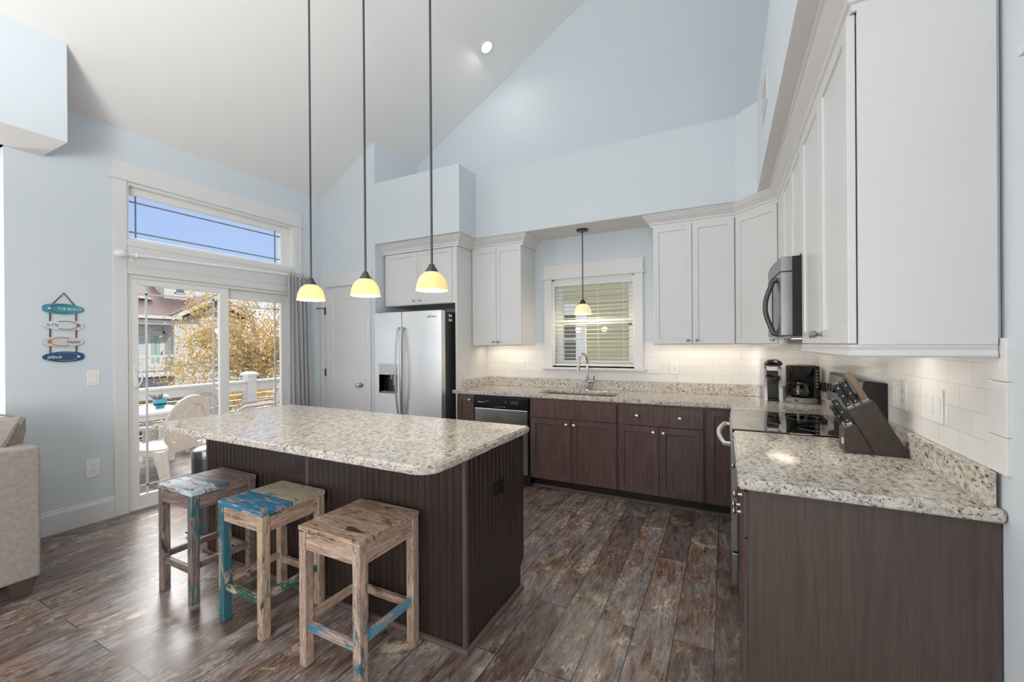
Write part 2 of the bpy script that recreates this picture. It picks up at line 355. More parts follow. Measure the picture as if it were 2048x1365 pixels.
def sthing(name, loc):
    o = bpy.data.objects.new(name, None); COL.objects.link(o); o.location = loc; OFF[o.name] = Vector(loc); o['kind'] = 'structure'; return o
def single(name, mb, mat, label, cat, loc=None, group=None):
    if loc is not None:
        bmesh.ops.translate(mb.bm, vec=-Vector(loc), verts=mb.bm.verts)
    o = part(name, mb, mat)
    if loc is not None: o.location = loc
    return tag(o, label, cat, group)
def dup(root, delta, label=None, group=None):
    def cp(o, par):
        c = o.copy(); COL.objects.link(c); c.parent = par
        for ch in [x for x in bpy.data.objects if x.parent == o]: cp(ch, c)
        return c
    r = cp(root, None); r.location = root.location + Vector(delta)
    if label: r['label'] = label
    if group: r['group'] = group
    return r
def words(txt, M, size, mat, parent=None, shear=0.0, name='lettering', depth=0.0006, spacing=1.0):
    cu = bpy.data.curves.new(name, 'FONT'); cu.body = txt; cu.size = size; cu.extrude = depth; cu.align_x = 'CENTER'; cu.align_y = 'CENTER'; cu.shear = shear; cu.space_character = spacing
    o = bpy.data.objects.new(name, cu); COL.objects.link(o); cu.materials.append(mat)
    dg = bpy.context.evaluated_depsgraph_get(); me = bpy.data.meshes.new_from_object(o.evaluated_get(dg)); bpy.data.objects.remove(o)
    me.transform(Matrix.Translation(-origin(parent)) @ M); me.name = name
    o = bpy.data.objects.new(name, me); COL.objects.link(o)
    if parent: o.parent = parent
    OFF[o.name] = origin(parent); return o
def arc(cx, cy, r, a0, a1, n=8): return [(cx + r * math.cos(R(a0 + (a1 - a0) * i / n)), cy + r * math.sin(R(a0 + (a1 - a0) * i / n))) for i in range(n + 1)]
def bez(p0, p1, p2, n=12): return [tuple((1 - t) ** 2 * a + 2 * t * (1 - t) * b + t * t * c for a, b, c in zip(p0, p1, p2)) for t in [i / n for i in range(n + 1)]]
KNOBP = [(0.0, 0.0), (0.008, 0.0), (0.0055, 0.006), (0.005, 0.013), (0.011, 0.018), (0.0135, 0.022), (0.0125, 0.026), (0.007, 0.0285), (0, 0.029)]
def knob(parent, M, u, v, w, mat, name='knob', sc=1.0):
    mb = MB(); mb.lathe([(r * sc, z * sc) for r, z in KNOBP], n=16, M=M @ Matrix.Translation((u, v, w))); return part(name, mb, mat, parent)

# ------------------------------------------------------------------ room shell
YB, XR, XL, YP = 4.31, 0.70, -4.46, 3.554
cz = lambda x: 3.2 + 0.575 * (x - XL)
struct('floor', MB().box(-7.6, 0.85, -4.6, 4.45, -0.06, 0.0), FLOOR)
bk = Matrix(((1, 0, 0, 0), (0, 0, -1, 0), (0, 1, 0, 0), (0, 0, 0, 1)))         # x,y(prism) -> X,Z ; extrude -> -Y
mb = MB(); mb.prism([(XL - 0.15, cz(XL - 0.15)), (XR + 0.15, cz(XR + 0.15)), (XR + 0.15, cz(XR + 0.15) + 0.12), (XL - 0.15, cz(XL - 0.15) + 0.12)], -4.45, 4.6, M=bk)
struct('ceiling', mb, CEIL)
struct('ceiling_living', MB().box(-7.6, XL + 0.02, -4.6, 0.99, 2.79, 2.9), CEIL)
lf = Matrix(((0, 0, -1, 0), (1, 0, 0, 0), (0, 1, 0, 0), (0, 0, 0, 1)))         # x,y -> Y,Z ; extrude -> -X
mb = MB(); mb.prism([(0.99, 0), (YB + 0.1, 0), (YB + 0.1, 3.2), (0.99, 3.2)], 4.46, 4.58, holes=[[(1.655, 0.001), (3.185, 0.001), (3.185, 2.77), (1.655, 2.77)]], M=lf)
struct('wall_left', mb, BLUE)
struct('wall_living', MB().box(-7.6, XL - 0.12, 0.99, 1.11, 0, 2.9), BLUE)
struct('wall_living_left', MB().box(-7.6, -7.48, -4.6, 1.0, 0, 2.9), BLUE)
struct('wall_rear', MB().box(-7.6, XR + 0.15, -4.6, -4.48, 0, 6.4), BLUE)
struct('wall_header_living', MB().box(-4.58, XL, -4.6, 0.99, 2.79, 3.3), BLUE)
mb = MB(); mb.box(-7.6, 0.85, YB, YB + 0.13, 0, 1.15); mb.box(-7.6, -1.69, YB, YB + 0.13, 1.15, 2.09); mb.box(-0.81, 0.85, YB, YB + 0.13, 1.15, 2.09); mb.box(-7.6, 0.85, YB, YB + 0.13, 2.09, 6.5)
for f in mb.bm.faces: pass
struct('wall_back', MB().prism([(XL - 0.1, 0), (XR + 0.15, 0), (XR + 0.15, 6.4), (XL - 0.1, 3.25)], -(YB + 0.13), -YB, holes=[[(-1.69, 1.15), (-0.81, 1.15), (-0.81, 2.09), (-1.69, 2.09)]], M=bk), BLUE); mb.bm.free()
struct('wall_right', MB().box(XR, XR + 0.13, -4.6, YB + 0.13, 0, 6.4), BLUE)
# pantry block and alcove side
mb = MB(); mb.prism([(XL - 0.05, 0), (-3.563, 0), (-3.563, cz(-3.563) + 0.02), (XL - 0.05, cz(XL) + 0.02)], -(YB + 0.01), -YP, M=bk)
struct('wall_pantry', mb, BLUE)
def two_tone(mb):
    mb.bm.normal_update()
    for f in mb.bm.faces: f.material_index = 1 if f.normal.z < -0.9 else 0
    return mb
struct('wall_refrigerator_soffit', two_tone(MB().box(-3.564, -2.405, YP, YB + 0.01, 2.54, 3.235, 0.004)), [BLUE, CEIL])
mb = MB().prism([(-2.41, YB + 0.01), (-2.41, 3.875), (0.08, 3.875), (0.225, 3.722), (0.225, 1.60), (XR + 0.01, 1.60), (XR + 0.01, YB + 0.01)], 2.54, 3.24, b=0.004)
struct('wall_soffit', two_tone(mb), [BLUE, CEIL])
mb = MB().prism([(XL - 0.02, 2.79), (-4.0, 2.79), (-4.0, cz(-4.0) + 0.02), (XL - 0.02, cz(XL) + 0.02)], -1.175, 4.6, M=bk)
struct('wall_header', two_tone(mb), [BLUE, CEIL])
# baseboards
BP = [(0, 0), (0.015, 0), (0.015, 0.135), (0.012, 0.15), (0.008, 0.155), (0.006, 0.17), (0, 0.172)]
struct('baseboard_left', MB().sweep([(XL, 1.565), (XL, 0.99)][::-1], BP), TRIM)
struct('baseboard_left_end', MB().sweep([(XL, 3.275), (XL, YP)], BP), TRIM)
struct('baseboard_right', MB().sweep([(XR, 1.69), (XR, 0.6)], BP), TRIM)
# unseen window frames on solid walls; area lamps before them stand in for daylight
def plain_window(name, u0, u1, v0, v1, M):
    w = MB(); 
    for a in ((u0 - 0.09, u0, v0 - 0.09, v1 + 0.09), (u1, u1 + 0.09, v0 - 0.09, v1 + 0.09), (u0, u1, v1, v1 + 0.09), (u0, u1, v0 - 0.09, v0)): w.box(*a, 0, 0.03, M=M)
    struct(name, w, TRIM)
plain_window('window_3', -4.6, 0.0, 0.7, 3.1, Matrix(((1, 0, 0, 0), (0, 0, 1, -4.48), (0, 1, 0, 0), (0, 0, 0, 1))))
plain_window('window_4', -3.3, 0.3, 0.55, 2.55, FR('left', -7.48))

plain_window('added_window_5', -3.5, -1.1, 0.8, 2.7, FR('right', XR))  # unseen frame added to go with the right-hand fill lamp

# tile backsplash
mb = MB(); mb.box(-2.523, -1.78, YB - 0.01, YB + 0.002, 1.0, 1.403); mb.box(-0.73, XR, YB - 0.01, YB + 0.002, 1.0, 1.403); mb.box(-1.78, -0.73, YB - 0.01, YB + 0.002, 1.0, 1.125)
struct('wall_tile_back', mb, TILEB)
struct('wall_tile_right', MB().box(XR - 0.01, XR + 0.002, 1.735, YB - 0.01, 1.0, 1.395), TILER)
mb = MB()
for z0, z1 in ((1.0102, 1.1155), (1.1168, 1.2705), (1.2718, 1.3935)): mb.box(XR - 0.0112, XR + 0.002, 1.645, 1.734, z0, z1, 0.0016)
struct('trim_7', mb, TILEP)
# casing end of a doorway on the right wall, nearer the camera
mb = MB(); mb.box(XR - 0.02, XR + 0.001, 1.39, 1.48, 0, 2.10); mb.box(XR - 0.022, XR + 0.001, 0.5, 1.485, 2.13, 2.27); mb.box(XR - 0.035, XR + 0.001, 0.5, 1.535, 2.105, 2.13, 0.003)
struct('trim_8', mb, TRIM)

# ------------------------------------------------------------------ sliding door + transom on the left wall
mb = MB()
mb.box(XL, XL + 0.02, 1.565, 1.655, 0, 2.775, 0.002); mb.box(XL, XL + 0.02, 3.185, 3.275, 0, 2.775, 0.002)
mb.box(XL, XL + 0.022, 1.562, 3.278, 2.79, 2.928, 0.002); mb.box(XL, XL + 0.034, 1.545, 3.295, 2.772, 2.79, 0.003)
struct('trim_1', mb, TRIM)
mb = MB(); mb.box(XL - 0.105, XL + 0.012, 1.655, 3.185, 2.0, 2.285); mb.box(XL + 0.012, XL + 0.018, 1.655, 3.185, 2.235, 2.285, .002); mb.box(XL + 0.012, XL + 0.022, 1.655, 3.185, 2.0, 2.045, .003); mb.box(XL + 0.012, XL + 0.016, 1.68, 3.16, 2.07, 2.20, .002)
struct('trim_2', mb, TRIM)
tr = sthing('window_2', (XL, 2.42, 2.3))
mb = MB()
for a in ((1.655, 1.675, 2.285, 2.77), (3.165, 3.185, 2.285, 2.77), (1.675, 3.165, 2.75, 2.77), (1.675, 3.165, 2.285, 2.30)): mb.box(XL - 0.12, XL, *a)
for a in ((1.675, 1.70, 2.30, 2.75), (3.07, 3.165, 2.30, 2.75), (1.70, 3.07, 2.69, 2.75), (1.70, 3.07, 2.30, 2.325)): mb.box(XL - 0.12, XL - 0.06, *a, 0.004)
part('window_frame', mb, PLASW, tr)
part('pane', MB().box(XL - 0.094, XL - 0.09, 1.69, 3.08, 2.32, 2.70), PANE, tr)
mb = MB()
for z in (2.375, 2.635): mb.box(XL - 0.089, XL - 0.082, 1.70, 3.07, z - 0.006, z + 0.006)
for y in (1.752, 3.01): mb.box(XL - 0.088, XL - 0.083, y - 0.006, y + 0.006, 2.325, 2.69)
part('grille', mb, plain('grey_grille', (128, 134, 142), 0.4), tr)

sd = sthing('door_1', (XL, 2.42, 0))
mb = MB()
for a in ((1.655, 1.685, 0.0, 2.0), (3.155, 3.185, 0, 2.0), (1.685, 3.155, 1.97, 2.0), (1.685, 3.155, 0.0, 0.03)): mb.box(XL - 0.11, XL - 0.005, *a, 0.003)
part('door_frame', mb, PLASW, sd)
def glazed(nm, x, y0, y1, z0, z1, gy0, gy1, gz0, gz1, grille_y):
    mb = MB()
    for a in ((y0, gy0, z0, z1), (gy1, y1, z0, z1), (gy0, gy1, gz1, z1), (gy0, gy1, z0, gz0)): mb.box(x - 0.02, x + 0.02, *a, 0.004)
    p = part(nm, mb, PLASW, sd)
    part('pane', MB().box(x - 0.003, x + 0.003, gy0 - 0.005, gy1 + 0.005, gz0 - 0.005, gz1 + 0.005), PANE, p)
    mb = MB()
    for z in (gz0 + 0.075, gz1 - 0.075): mb.box(x + 0.004, x + 0.010, gy0, gy1, z - 0.007, z + 0.007)
    for y in grille_y: mb.box(x + 0.004, x + 0.010, y - 0.008, y + 0.008, gz0, gz1)
    part('grille', mb, plain('white_grille', (214, 216, 220), 0.4), p)
    return p
sp = glazed('sliding_panel', XL - 0.035, 1.686, 2.475, 0.03, 1.97, 1.742, 2.388, 0.115, 1.918, (1.80, 2.335))
glazed('fixed_panel', XL - 0.08, 2.44, 3.155, 0.03, 1.97, 2.492, 3.065, 0.105, 1.875, (2.995,))
mb = MB(); mb.box(XL - 0.015, XL - 0.005, 1.697, 1.732, 1.03, 1.225, 0.006)
mb.tube([(XL - 0.008, 1.715, 1.05), (XL + 0.03, 1.72, 1.055), (XL + 0.045, 1.735, 1.09), (XL + 0.048, 1.74, 1.13), (XL + 0.045, 1.735, 1.17), (XL + 0.03, 1.72, 1.195), (XL - 0.008, 1.715, 1.2)], 0.008)
part('handle', mb, PLASW, sp)

# curtain rod and curtain
rod = thing('curtain_rod', (XL, 2.45, 2.15), 'white curtain rod with egg shaped finial above the sliding glass door', 'curtain rod')
mb = MB(); mb.cyl((XL + 0.09, 1.665, 2.148), (XL + 0.09, 3.30, 2.192), 0.013); part('rod', mb, PLASW, rod)
mb = MB(); mb.sphere((XL + 0.09, 1.585, 2.146), 0.040, (0.85, 1.2, 0.85)); mb.cyl((XL + 0.09, 1.61, 2.147), (XL + 0.09, 1.67, 2.148), 0.012); part('finial', mb, PLASW, rod)
for y, z in ((1.69, 2.149), (3.26, 2.19)):
    mb = MB(); mb.cyl((XL + 0.02, y, z - 0.01), (XL + 0.09, y, z - 0.004), 0.011); mb.box(XL + 0.0, XL + 0.024, y - 0.022, y + 0.022, z - 0.05, z + 0.03, 0.005); mb.sphere((XL + 0.09, y, z), 0.022, (1, 0.7, 1)); part('bracket', mb, PLASW, rod)
def curtain_mb():
    t = bmesh.new(); cols = 90; rows = 14; g = []
    for j in range(rows + 1):
        v = j / rows; z = 2.215 - v * 2.20; row = []
        for i in range(cols + 1):
            u = i / cols; w = 0.275 + 0.07 * v
            y = 3.035 - 0.015 * v + u * w; amp = 0.034 * (0.85 + 0.4 * v)
            x = XL + 0.095 + amp * math.sin(u * 2 * math.pi * 6.0 + 0.7 * math.sin(3 * v + u * 4)) + 0.006 * math.sin(u * 47 + v * 3)
            row.append(t.verts.new((x, y, z)))
        g.append(row)
    for j in range(rows):
        for i in range(cols): t.faces.new((g[j][i], g[j][i + 1], g[j + 1][i + 1], g[j + 1][i]))
    bmesh.ops.solidify(t, geom=t.faces[:], thickness=0.003); mb = MB(); mb._add(t); mb.smooth = True; return mb
single('curtain', curtain_mb(), CURT, 'long grey pleated curtain gathered at the far end of the sliding glass door', 'curtain')

# ------------------------------------------------------------------ pantry door
dM = FR('back', YP)
mb = MB(); mb.box(-4.455, -4.385, 0, 2.10, 0, 0.02, 0.002, M=dM); mb.box(-3.70, -3.625, 0, 2.10, 0, 0.02, 0.002, M=dM); mb.box(-4.456, -3.60, 2.10, 2.255, 0, 0.022, 0.002, M=dM)
struct('trim_3', mb, TRIM)
pd = sthing('door_2', (-4.04, YP, 0))
t = MB(); bt = bmesh.new()
for f5 in (0,):
    t.box(-4.372, -3.712, 0.01, 2.075, 0.0, 0.010, 0.0015, M=dM)
    for z0, z1 in ((1.690, 1.945), (1.315, 1.585), (0.95, 1.22), (0.57, 0.85), (0.19, 0.47)):
        t.shaker(-4.255, -3.890, z0 - 0.012, z1 + 0.012, 0.006, 0.0125, dM, rail=0.010, dep=0.004)
bt.free(); part('door_panel', t, TRIM, pd)
mb = MB(); mb.lathe([(0, 0), (0.030, 0), (0.030, 0.006), (0.012, 0.010), (0.011, 0.030), (0.024, 0.040), (0.029, 0.052), (0.024, 0.064), (0, 0.070)], n=24, M=dM @ Matrix.Translation((-3.775, 0.925, 0.011))); part('knob', mb, CHROME, pd)
for z in (1.81, 1.06, 0.25):
    mb = MB(); mb.box(-4.385, -4.366, z - 0.045, z + 0.045, 0.012, 0.017, M=dM); mb.cyl((-4.377, YP - 0.022, z - 0.045), (-4.377, YP - 0.022, z + 0.045), 0.007, n=10); part('hinge', mb, BRONZE, pd)
mb = MB(); mb.cyl((-4.38, YP - 0.02, 1.845), (-4.44, YP - 0.075, 1.84), 0.005, n=8); mb.sphere((-4.44, YP - 0.077, 1.84), 0.009); part('door_stop', mb, BRONZE, pd)

# ------------------------------------------------------------------ crown and light rail
CP = [(0, 2.435), (0.010, 2.435), (0.012, 2.455), (0.020, 2.460), (0.024, 2.475), (0.042, 2.492), (0.062, 2.512), (0.068, 2.524), (0.078, 2.528), (0.080, 2.541), (0, 2.541)]
struct('trim_4', MB().sweep([(-3.562, 3.69), (-2.515, 3.69), (-2.515, 3.985), (-1.902, 3.985), (-1.902, YB)], CP), TRIM)
struct('trim_5', MB().sweep([(-0.588, YB), (-0.588, 3.985), (0.085, 3.985), (0.372, 3.698), (0.372, 1.688), (XR, 1.688)], CP), TRIM)
LP = [(0, 1.376), (0.014, 1.376), (0.017, 1.370), (0.012, 1.360), (0.017, 1.352), (0.019, 1.343), (0.014, 1.337), (0, 1.337)]
struct('trim_6', MB().sweep([(0.365, 2.60), (0.365, 1.690), (XR - 0.015, 1.690)], LP), CABW)

# ------------------------------------------------------------------ wall cabinets
def doors(parent, spans, v0, v1, w0, w1, M, mat, knobs, kmat, rail=0.065, ksc=1.0):
    for (u0, u1), kb in zip(spans, knobs):
        d = part('door', MB().shaker(u0, u1, v0, v1, w0, w1, M, rail), mat, parent)
        for (ku, kv) in (kb if isinstance(kb, list) else [kb] if kb else []): knob(d, M, ku, kv, w1, kmat, sc=ksc)
c = thing('wall_cabinet', (-2.21, YB, 1.37), 'white two-door wall cabinet left of the sink window, beside the refrigerator panel', 'cabinet')
part('body', MB().box(-2.520, -1.905, 3.987, YB - 0.002, 1.372, 2.44, 0.0015), CABW, c)
doors(c, [(-2.515, -2.213), (-2.209, -1.912)], 1.380, 2.432, 0.003, 0.022, FR('back', 3.987), CABW, [(-2.238, 1.416), (-2.184, 1.416)], PEWTER, 0.058)
c = thing('wall_cabinet', (-0.25, YB, 1.37), 'white two-door wall cabinet right of the sink window', 'cabinet')
part('body', MB().box(-0.585, 0.084, 3.987, YB - 0.002, 1.372, 2.44, 0.0015), CABW, c)
doors(c, [(-0.578, -0.258), (-0.254, 0.070)], 1.380, 2.432, 0.003, 0.022, FR('back', 3.987), CABW, [(-0.292, 1.412), (-0.222, 1.412)], PEWTER, 0.062)
c = thing('corner_wall_cabinet', (0.40, 4.0, 1.37), 'white diagonal single-door wall cabinet in the corner beside the microwave', 'cabinet')
part('body', MB().prism([(0.085, YB - 0.002), (0.085, 3.990), (0.372, 3.703), (XR - 0.002, 3.703), (XR - 0.002, YB - 0.002)], 1.372, 2.44), CABW, c)
s2 = math.sqrt(0.5)
DM = Matrix(((s2, 0, -s2, 0.085), (-s2, 0, -s2, 3.990), (0, 1, 0, 0), (0, 0, 0, 1)))
doors(c, [(0.012, 0.394)], 1.380, 2.432, 0.002, 0.021, DM, CABW, [(0.362, 1.41)], PEWTER)
RMu = FR('right', 0.372)
c = thing('wall_cabinet', (XR, 2.98, 1.83), 'short white wall cabinet directly above the microwave', 'cabinet')
part('body', MB().box(0.372, XR - 0.002, 2.602, 3.700, 1.84, 2.44, 0.0015), CABW, c)
doors(c, [(2.608, 2.978), (2.982, 3.352)], 1.848, 2.432, 0.002, 0.02, RMu, CABW, [(2.945, 1.88), (3.015, 1.88)], PEWTER, 0.06)
part('filler_strip', MB().box(0.354, 0.374, 3.37, 3.685, 1.376, 2.44), CABW, c)
c = thing('wall_cabinet', (XR, 2.14, 1.37), 'large white wall cabinet with broad plain side panel, over the knife block', 'cabinet')
part('body', MB().box(0.380, XR - 0.002, 1.690, 2.598, 1.374, 2.44, 0.0015), CABW, c)
part('side_panel', MB().box(0.376, XR - 0.015, 1.672, 1.689, 1.376, 2.44, 0.001), CABW, c)
doors(c, [(1.690, 2.140), (2.144, 2.596)], 1.380, 2.432, 0.006, 0.028, FR('right', 0.380), CABW, [(2.105, 1.418), (2.182, 1.418)], PEWTER, 0.075, 1.15)
c = thing('refrigerator_cabinet', (-3.05, YB, 1.83), 'short white two-door cabinet above the stainless refrigerator', 'cabinet')
part('body', MB().box(-3.545, -2.560, 3.712, YB - 0.002, 1.835, 2.44), CABW, c)
part('stile', MB().box(-2.592, -2.547, 3.692, 3.712, 1.835, 2.44), CABW, c)
doors(c, [(-3.540, -3.068), (-3.064, -2.598)], 1.840, 2.432, 0.0, 0.02, FR('back', 3.712), CABW, [(-3.112, 1.885), (-3.022, 1.885)], CHROME, 0.062, 1.1)
single('refrigerator_end_panel', MB().box(-2.546, -2.523, 3.676, YB - 0.002, 0.0, 2.44, 0.001), CABW, 'tall white end panel between refrigerator and granite worktop', 'panel')

# ------------------------------------------------------------------ base cabinets
def base_cab(label, u0, u1, rows, M, axis, deep=0.615, name='base_cabinet'):
    """rows = list of (kind, spans, v0, v1, knobs)"""
    loc = M @ Vector(((u0 + u1) / 2, 0, -deep / 2)); c = thing(name, loc, label, 'cabinet')
    part('body', MB().box(u0, u1, 0.105, 0.872, -deep, 0, M=M), ESP, c)
    part('toe_kick', MB().box(u0, u1, 0.0, 0.105, -deep, -0.095, M=M), ESPD, c)
    for kind, spans, v0, v1, kn in rows:
        for (a, b), kb in zip(spans, kn):
            mb = MB()
            if kind == 'door': mb.shaker(a, b, v0, v1, 0.001, 0.020, M, 0.070, 0.009)
            else: mb.box(a, b, v0, v1, 0.001, 0.020, 0.002, M=M)
            d = part(kind, mb, ESP, c)
            for ku, kv in kb: knob(d, M, ku, kv, 0.020, NICKEL, sc=1.15)
    return c
BM = FR('back', 3.676)
base_cab('narrow dark brown base cabinet between refrigerator panel and dishwasher', -2.522, -2.308, [('door', [(-2.518, -2.313)], 0.114, 0.853, [[(-2.352, 0.816)]])], BM, 'x')
base_cab('dark brown two-door base cabinet under the sink, beside the dishwasher', -1.683, -0.845, [('drawer_front', [(-1.673, -0.850)], 0.692, 0.853, [[]]), ('door', [(-1.673, -1.264), (-1.259, -0.850)], 0.112, 0.685, [[(-1.305, 0.643)], [(-1.232, 0.643)]])], BM, 'x')
base_cab('dark brown base cabinet with one wide two-knob drawer over two doors', -0.843, -0.150, [('drawer', [(-0.835, -0.160)], 0.692, 0.853, [[(-0.672, 0.771), (-0.332, 0.771)]]), ('door', [(-0.835, -0.500), (-0.496, -0.160)], 0.112, 0.685, [[(-0.540, 0.640)], [(-0.460, 0.640)]])], BM, 'x')
cc = base_cab('dark brown corner base cabinet with one narrow plain door beside the stove', -0.148, XR - 0.004, [('door', [(-0.133, 0.055)], 0.112, 0.855, [[]])], BM, 'x')
part('return_panel', MB().box(0.056, 0.076, 3.352, 3.66, 0.0, 0.872), ESP, cc)
RB = FR('right', 0.075)
ce = base_cab('dark brown base cabinet with plain end panel under knife block worktop', 1.70, 2.580, [('drawer', [(1.704, 2.138), (2.142, 2.576)], 0.692, 0.853, [[(1.92, 0.772)], [(2.36, 0.772)]]), ('door', [(1.704, 2.138), (2.142, 2.576)], 0.112, 0.685, [[(2.095, 0.640)], [(2.185, 0.640)]])], RB, 'y', 0.62)
part('end_panel', MB().box(0.068, XR - 0.004, 1.688, 1.7, 0.0, 0.873, 0.001), ESPP, ce)
QP = [(0, 0), (0.02, 0), (0.019, 0.008), (0.014, 0.015), (0.008, 0.019), (0, 0.02)]
struct('baseboard_cabinet', MB().sweep([(-2.52, 3.771), (0.05, 3.771)], QP), ESPQ)

# ------------------------------------------------------------------ worktops
TZ0, TZ1 = 0.873, 0.910
def worktop(name, poly, holes, label, loc):
    c = thing(name, loc, label, 'worktop'); part('slab', MB().prism(poly, TZ0, TZ1, holes, b=0.007, seg=3), GRAN, c); return c
hole = [(-1.60, 3.745)] + [(-0.94, 3.745), (-0.90, 3.785), (-0.90, 4.085), (-0.94, 4.125), (-1.60, 4.125), (-1.64, 4.085), (-1.64, 3.785)]
wt = worktop('granite_worktop', [(-2.522, YB - 0.012), (-2.522, 3.674), (-2.580, 3.674), (-2.580, 3.652), (0.035, 3.652), (0.035, 3.348), (XR - 0.012, 3.348), (XR - 0.012, YB - 0.012)], [hole], 'long speckled granite worktop with sink cutout under the kitchen window', (-1.2, 4.0, TZ0))
mb = MB(); mb.box(-2.522, XR - 0.012, YB - 0.042, YB - 0.012, TZ1, 1.010, 0.003); mb.box(-2.522, -2.494, 3.76, YB - 0.042, TZ1, 1.010, 0.003); mb.box(XR - 0.042, XR - 0.012, 3.36, YB - 0.042, TZ1, 1.010, 0.003)
part('upstand', mb, GRAN, wt)
wt = worktop('granite_worktop', [(0.050, 1.660), (XR - 0.003, 1.660), (XR - 0.003, 2.580), (0.035, 2.580), (0.035, 1.675), (0.040, 1.664)], [], 'short speckled granite worktop at near end of right wall, under knife block', (0.37, 2.1, TZ0))
part('upstand', MB().box(XR - 0.034, XR - 0.0125, 1.690, 2.580, TZ1, 1.010, 0.003), GRAN, wt)

# sink and faucet
sk = thing('kitchen_sink', (-1.27, 3.93, 0.70), 'undermount stainless double bowl sink set in the granite worktop', 'sink')
def bowl(x0, x1, y0, y1, z0, z1):
    mb = MB(); t = 0.004
    mb.box(x0, x1, y0, y1, z0, z0 + t); mb.box(x0, x0 + t, y0, y1, z0, z1); mb.box(x1 - t, x1, y0, y1, z0, z1); mb.box(x0, x1, y0, y0 + t, z0, z1); mb.box(x0, x1, y1 - t, y1, z0, z1)
    return mb
for x0, x1 in ((-1.648, -1.285), (-1.255, -0.892)):
    b = part('bowl', bowl(x0, x1, 3.735, 4.135, 0.68, 0.872), STEEL, sk)
    part('drain', MB().cyl(((x0 + x1) / 2, 3.94, 0.684), ((x0 + x1) / 2, 3.94, 0.690), 0.045), CHROME, b)
part('divider', MB().box(-1.286, -1.254, 3.736, 4.134, 0.80, 0.868, 0.006), STEEL, sk)
fa = thing('faucet', (-1.275, 4.215, TZ1), 'tall chrome gooseneck pull-down faucet behind the sink', 'faucet')
mb = MB(); mb.cyl((-1.275, 4.215, TZ1), (-1.275, 4.215, 0.925), 0.028); mb.cyl((-1.275, 4.215, 0.92), (-1.275, 4.215, 1.04), 0.021); part('base', mb, CHROME, fa)
pts = [(-1.275, 4.215, 1.03), (-1.275, 4.215, 1.17)] + [(-1.275 - 0.012 * (1 - math.cos(a)), 4.115 + 0.10 * math.cos(a), 1.19 + 0.095 * math.sin(a)) for a in [R(i * 12) for i in range(0, 15)]]
part('spout', MB().tube(pts, 0.0125, 12), CHROME, fa)
mb = MB(); q = Vector(pts[-1]); mb.cyl(q, q + Vector((-0.004, -0.012, -0.05)), 0.015, 0.018); mb.cyl(q + Vector((-0.004, -0.012, -0.05)), q + Vector((-0.007, -0.02, -0.095)), 0.018, 0.021); part('spray_head', mb, CHROME, fa)
mb = MB(); mb.cyl((-1.26, 4.215, 1.0), (-1.205, 4.205, 1.0), 0.017); mb.tube([(-1.215, 4.205, 1.0), (-1.20, 4.20, 1.03), (-1.198, 4.195, 1.06)], [0.010, 0.008, 0.006]); part('lever', mb, CHROME, fa)

# ------------------------------------------------------------------ kitchen island
IX0, IX1, IY0, IY1 = -3.13, -1.045, 1.578, 2.185
isl = thing('kitchen_island', (-2.09, 1.9, 0), 'dark brown beadboard kitchen island with black outlet on its end', 'island')
part('body', MB().box(IX0 + 0.02, IX1 - 0.014, IY0 + 0.014, IY1 - 0.03, 0.105, 0.872), ESP, isl)
part('toe_kick', MB().box(IX0 + 0.02, IX1 - 0.014, IY0 + 0.014, IY1 - 0.11, 0.0, 0.105), ESPD, isl)
def bead(u0, u1, v0, v1, M, pitch=0.041):
    n = max(1, round((u1 - u0) / pitch)); p = (u1 - u0) / n; poly = [(u0, 0)]
    for i in range(n):
        a = u0 + i * p; poly += [(a + 0.0001, 0.008), (a + p - 0.008, 0.012), (a + p - 0.005, 0.008), (a + p - 0.0035, 0.008)]
        poly[-4] = (a + 0.0005, 0.012)
    poly += [(u1, 0.012), (u1, 0)]
    mb = MB(); mb.prism(poly, v0, v1, M=M @ Matrix(((1, 0, 0, 0), (0, 0, 1, 0), (0, 1, 0, 0), (0, 0, 0, 1)))); return mb
IM = FR('back', IY0 + 0.014)
part('beadboard_panel', bead(IX0 + 0.02, -2.128, 0.015, 0.868, IM), ESPB, isl)
part('beadboard_panel', bead(-2.100, IX1 - 0.02, 0.015, 0.868, IM), ESPB, isl)
part('seam_strip', MB().box(-2.129, -2.099, 0.015, 0.868, 0, 0.013, M=IM), ESP, isl)
EM = Matrix(((0, 0, 1, IX1 - 0.014), (1, 0, 0, 0), (0, 1, 0, 0), (0, 0, 0, 1)))
part('beadboard_panel', bead(IY0 + 0.02, IY1 - 0.06, 0.015, 0.868, EM), ESPB, isl)
mb = MB(); mb.prism([(IY1 - 0.06, 0.105), (IY1, 0.16), (IY1, 0.868), (IY1 - 0.06, 0.868)], 0, 0.012, M=EM); mb.prism([(IY1 - 0.06, 0.015), (IY1 - 0.045, 0.015), (IY1 - 0.045, 0.11), (IY1 - 0.06, 0.105)], 0, 0.012, M=EM); part('rear_stile', mb, ESPB, isl)
for x in (IX0, IX1 - 0.02):
    part('corner_trim', MB().box(x, x + 0.022, IY0 - 0.002, IY0 + 0.022, 0.0, 0.870, 0.003), ESP, isl)
part('shoe_moulding', MB().sweep([(IX0, IY1 - 0.06), (IX0, IY0 - 0.001), (IX1, IY0 - 0.001), (IX1, IY1 - 0.045)], [(o, z) for o, z in QP]), ESPQ, isl)
o = part('outlet', MB().box(1.825, 1.942, 0.613, 0.692, 0.012, 0.018, 0.003, M=EM), BLK, isl, 'black duplex outlet plate')
for y in (1.858, 1.909):
    mb = MB(); mb.prism([(y - 0.017 + p[0], 0.6525 + p[1]) for p in arc(0.017, 0, 0.017, 0, 360, 16)[:-1]], 0.018, 0.0205, M=EM); k_ = part('socket', mb, BLKM, o)
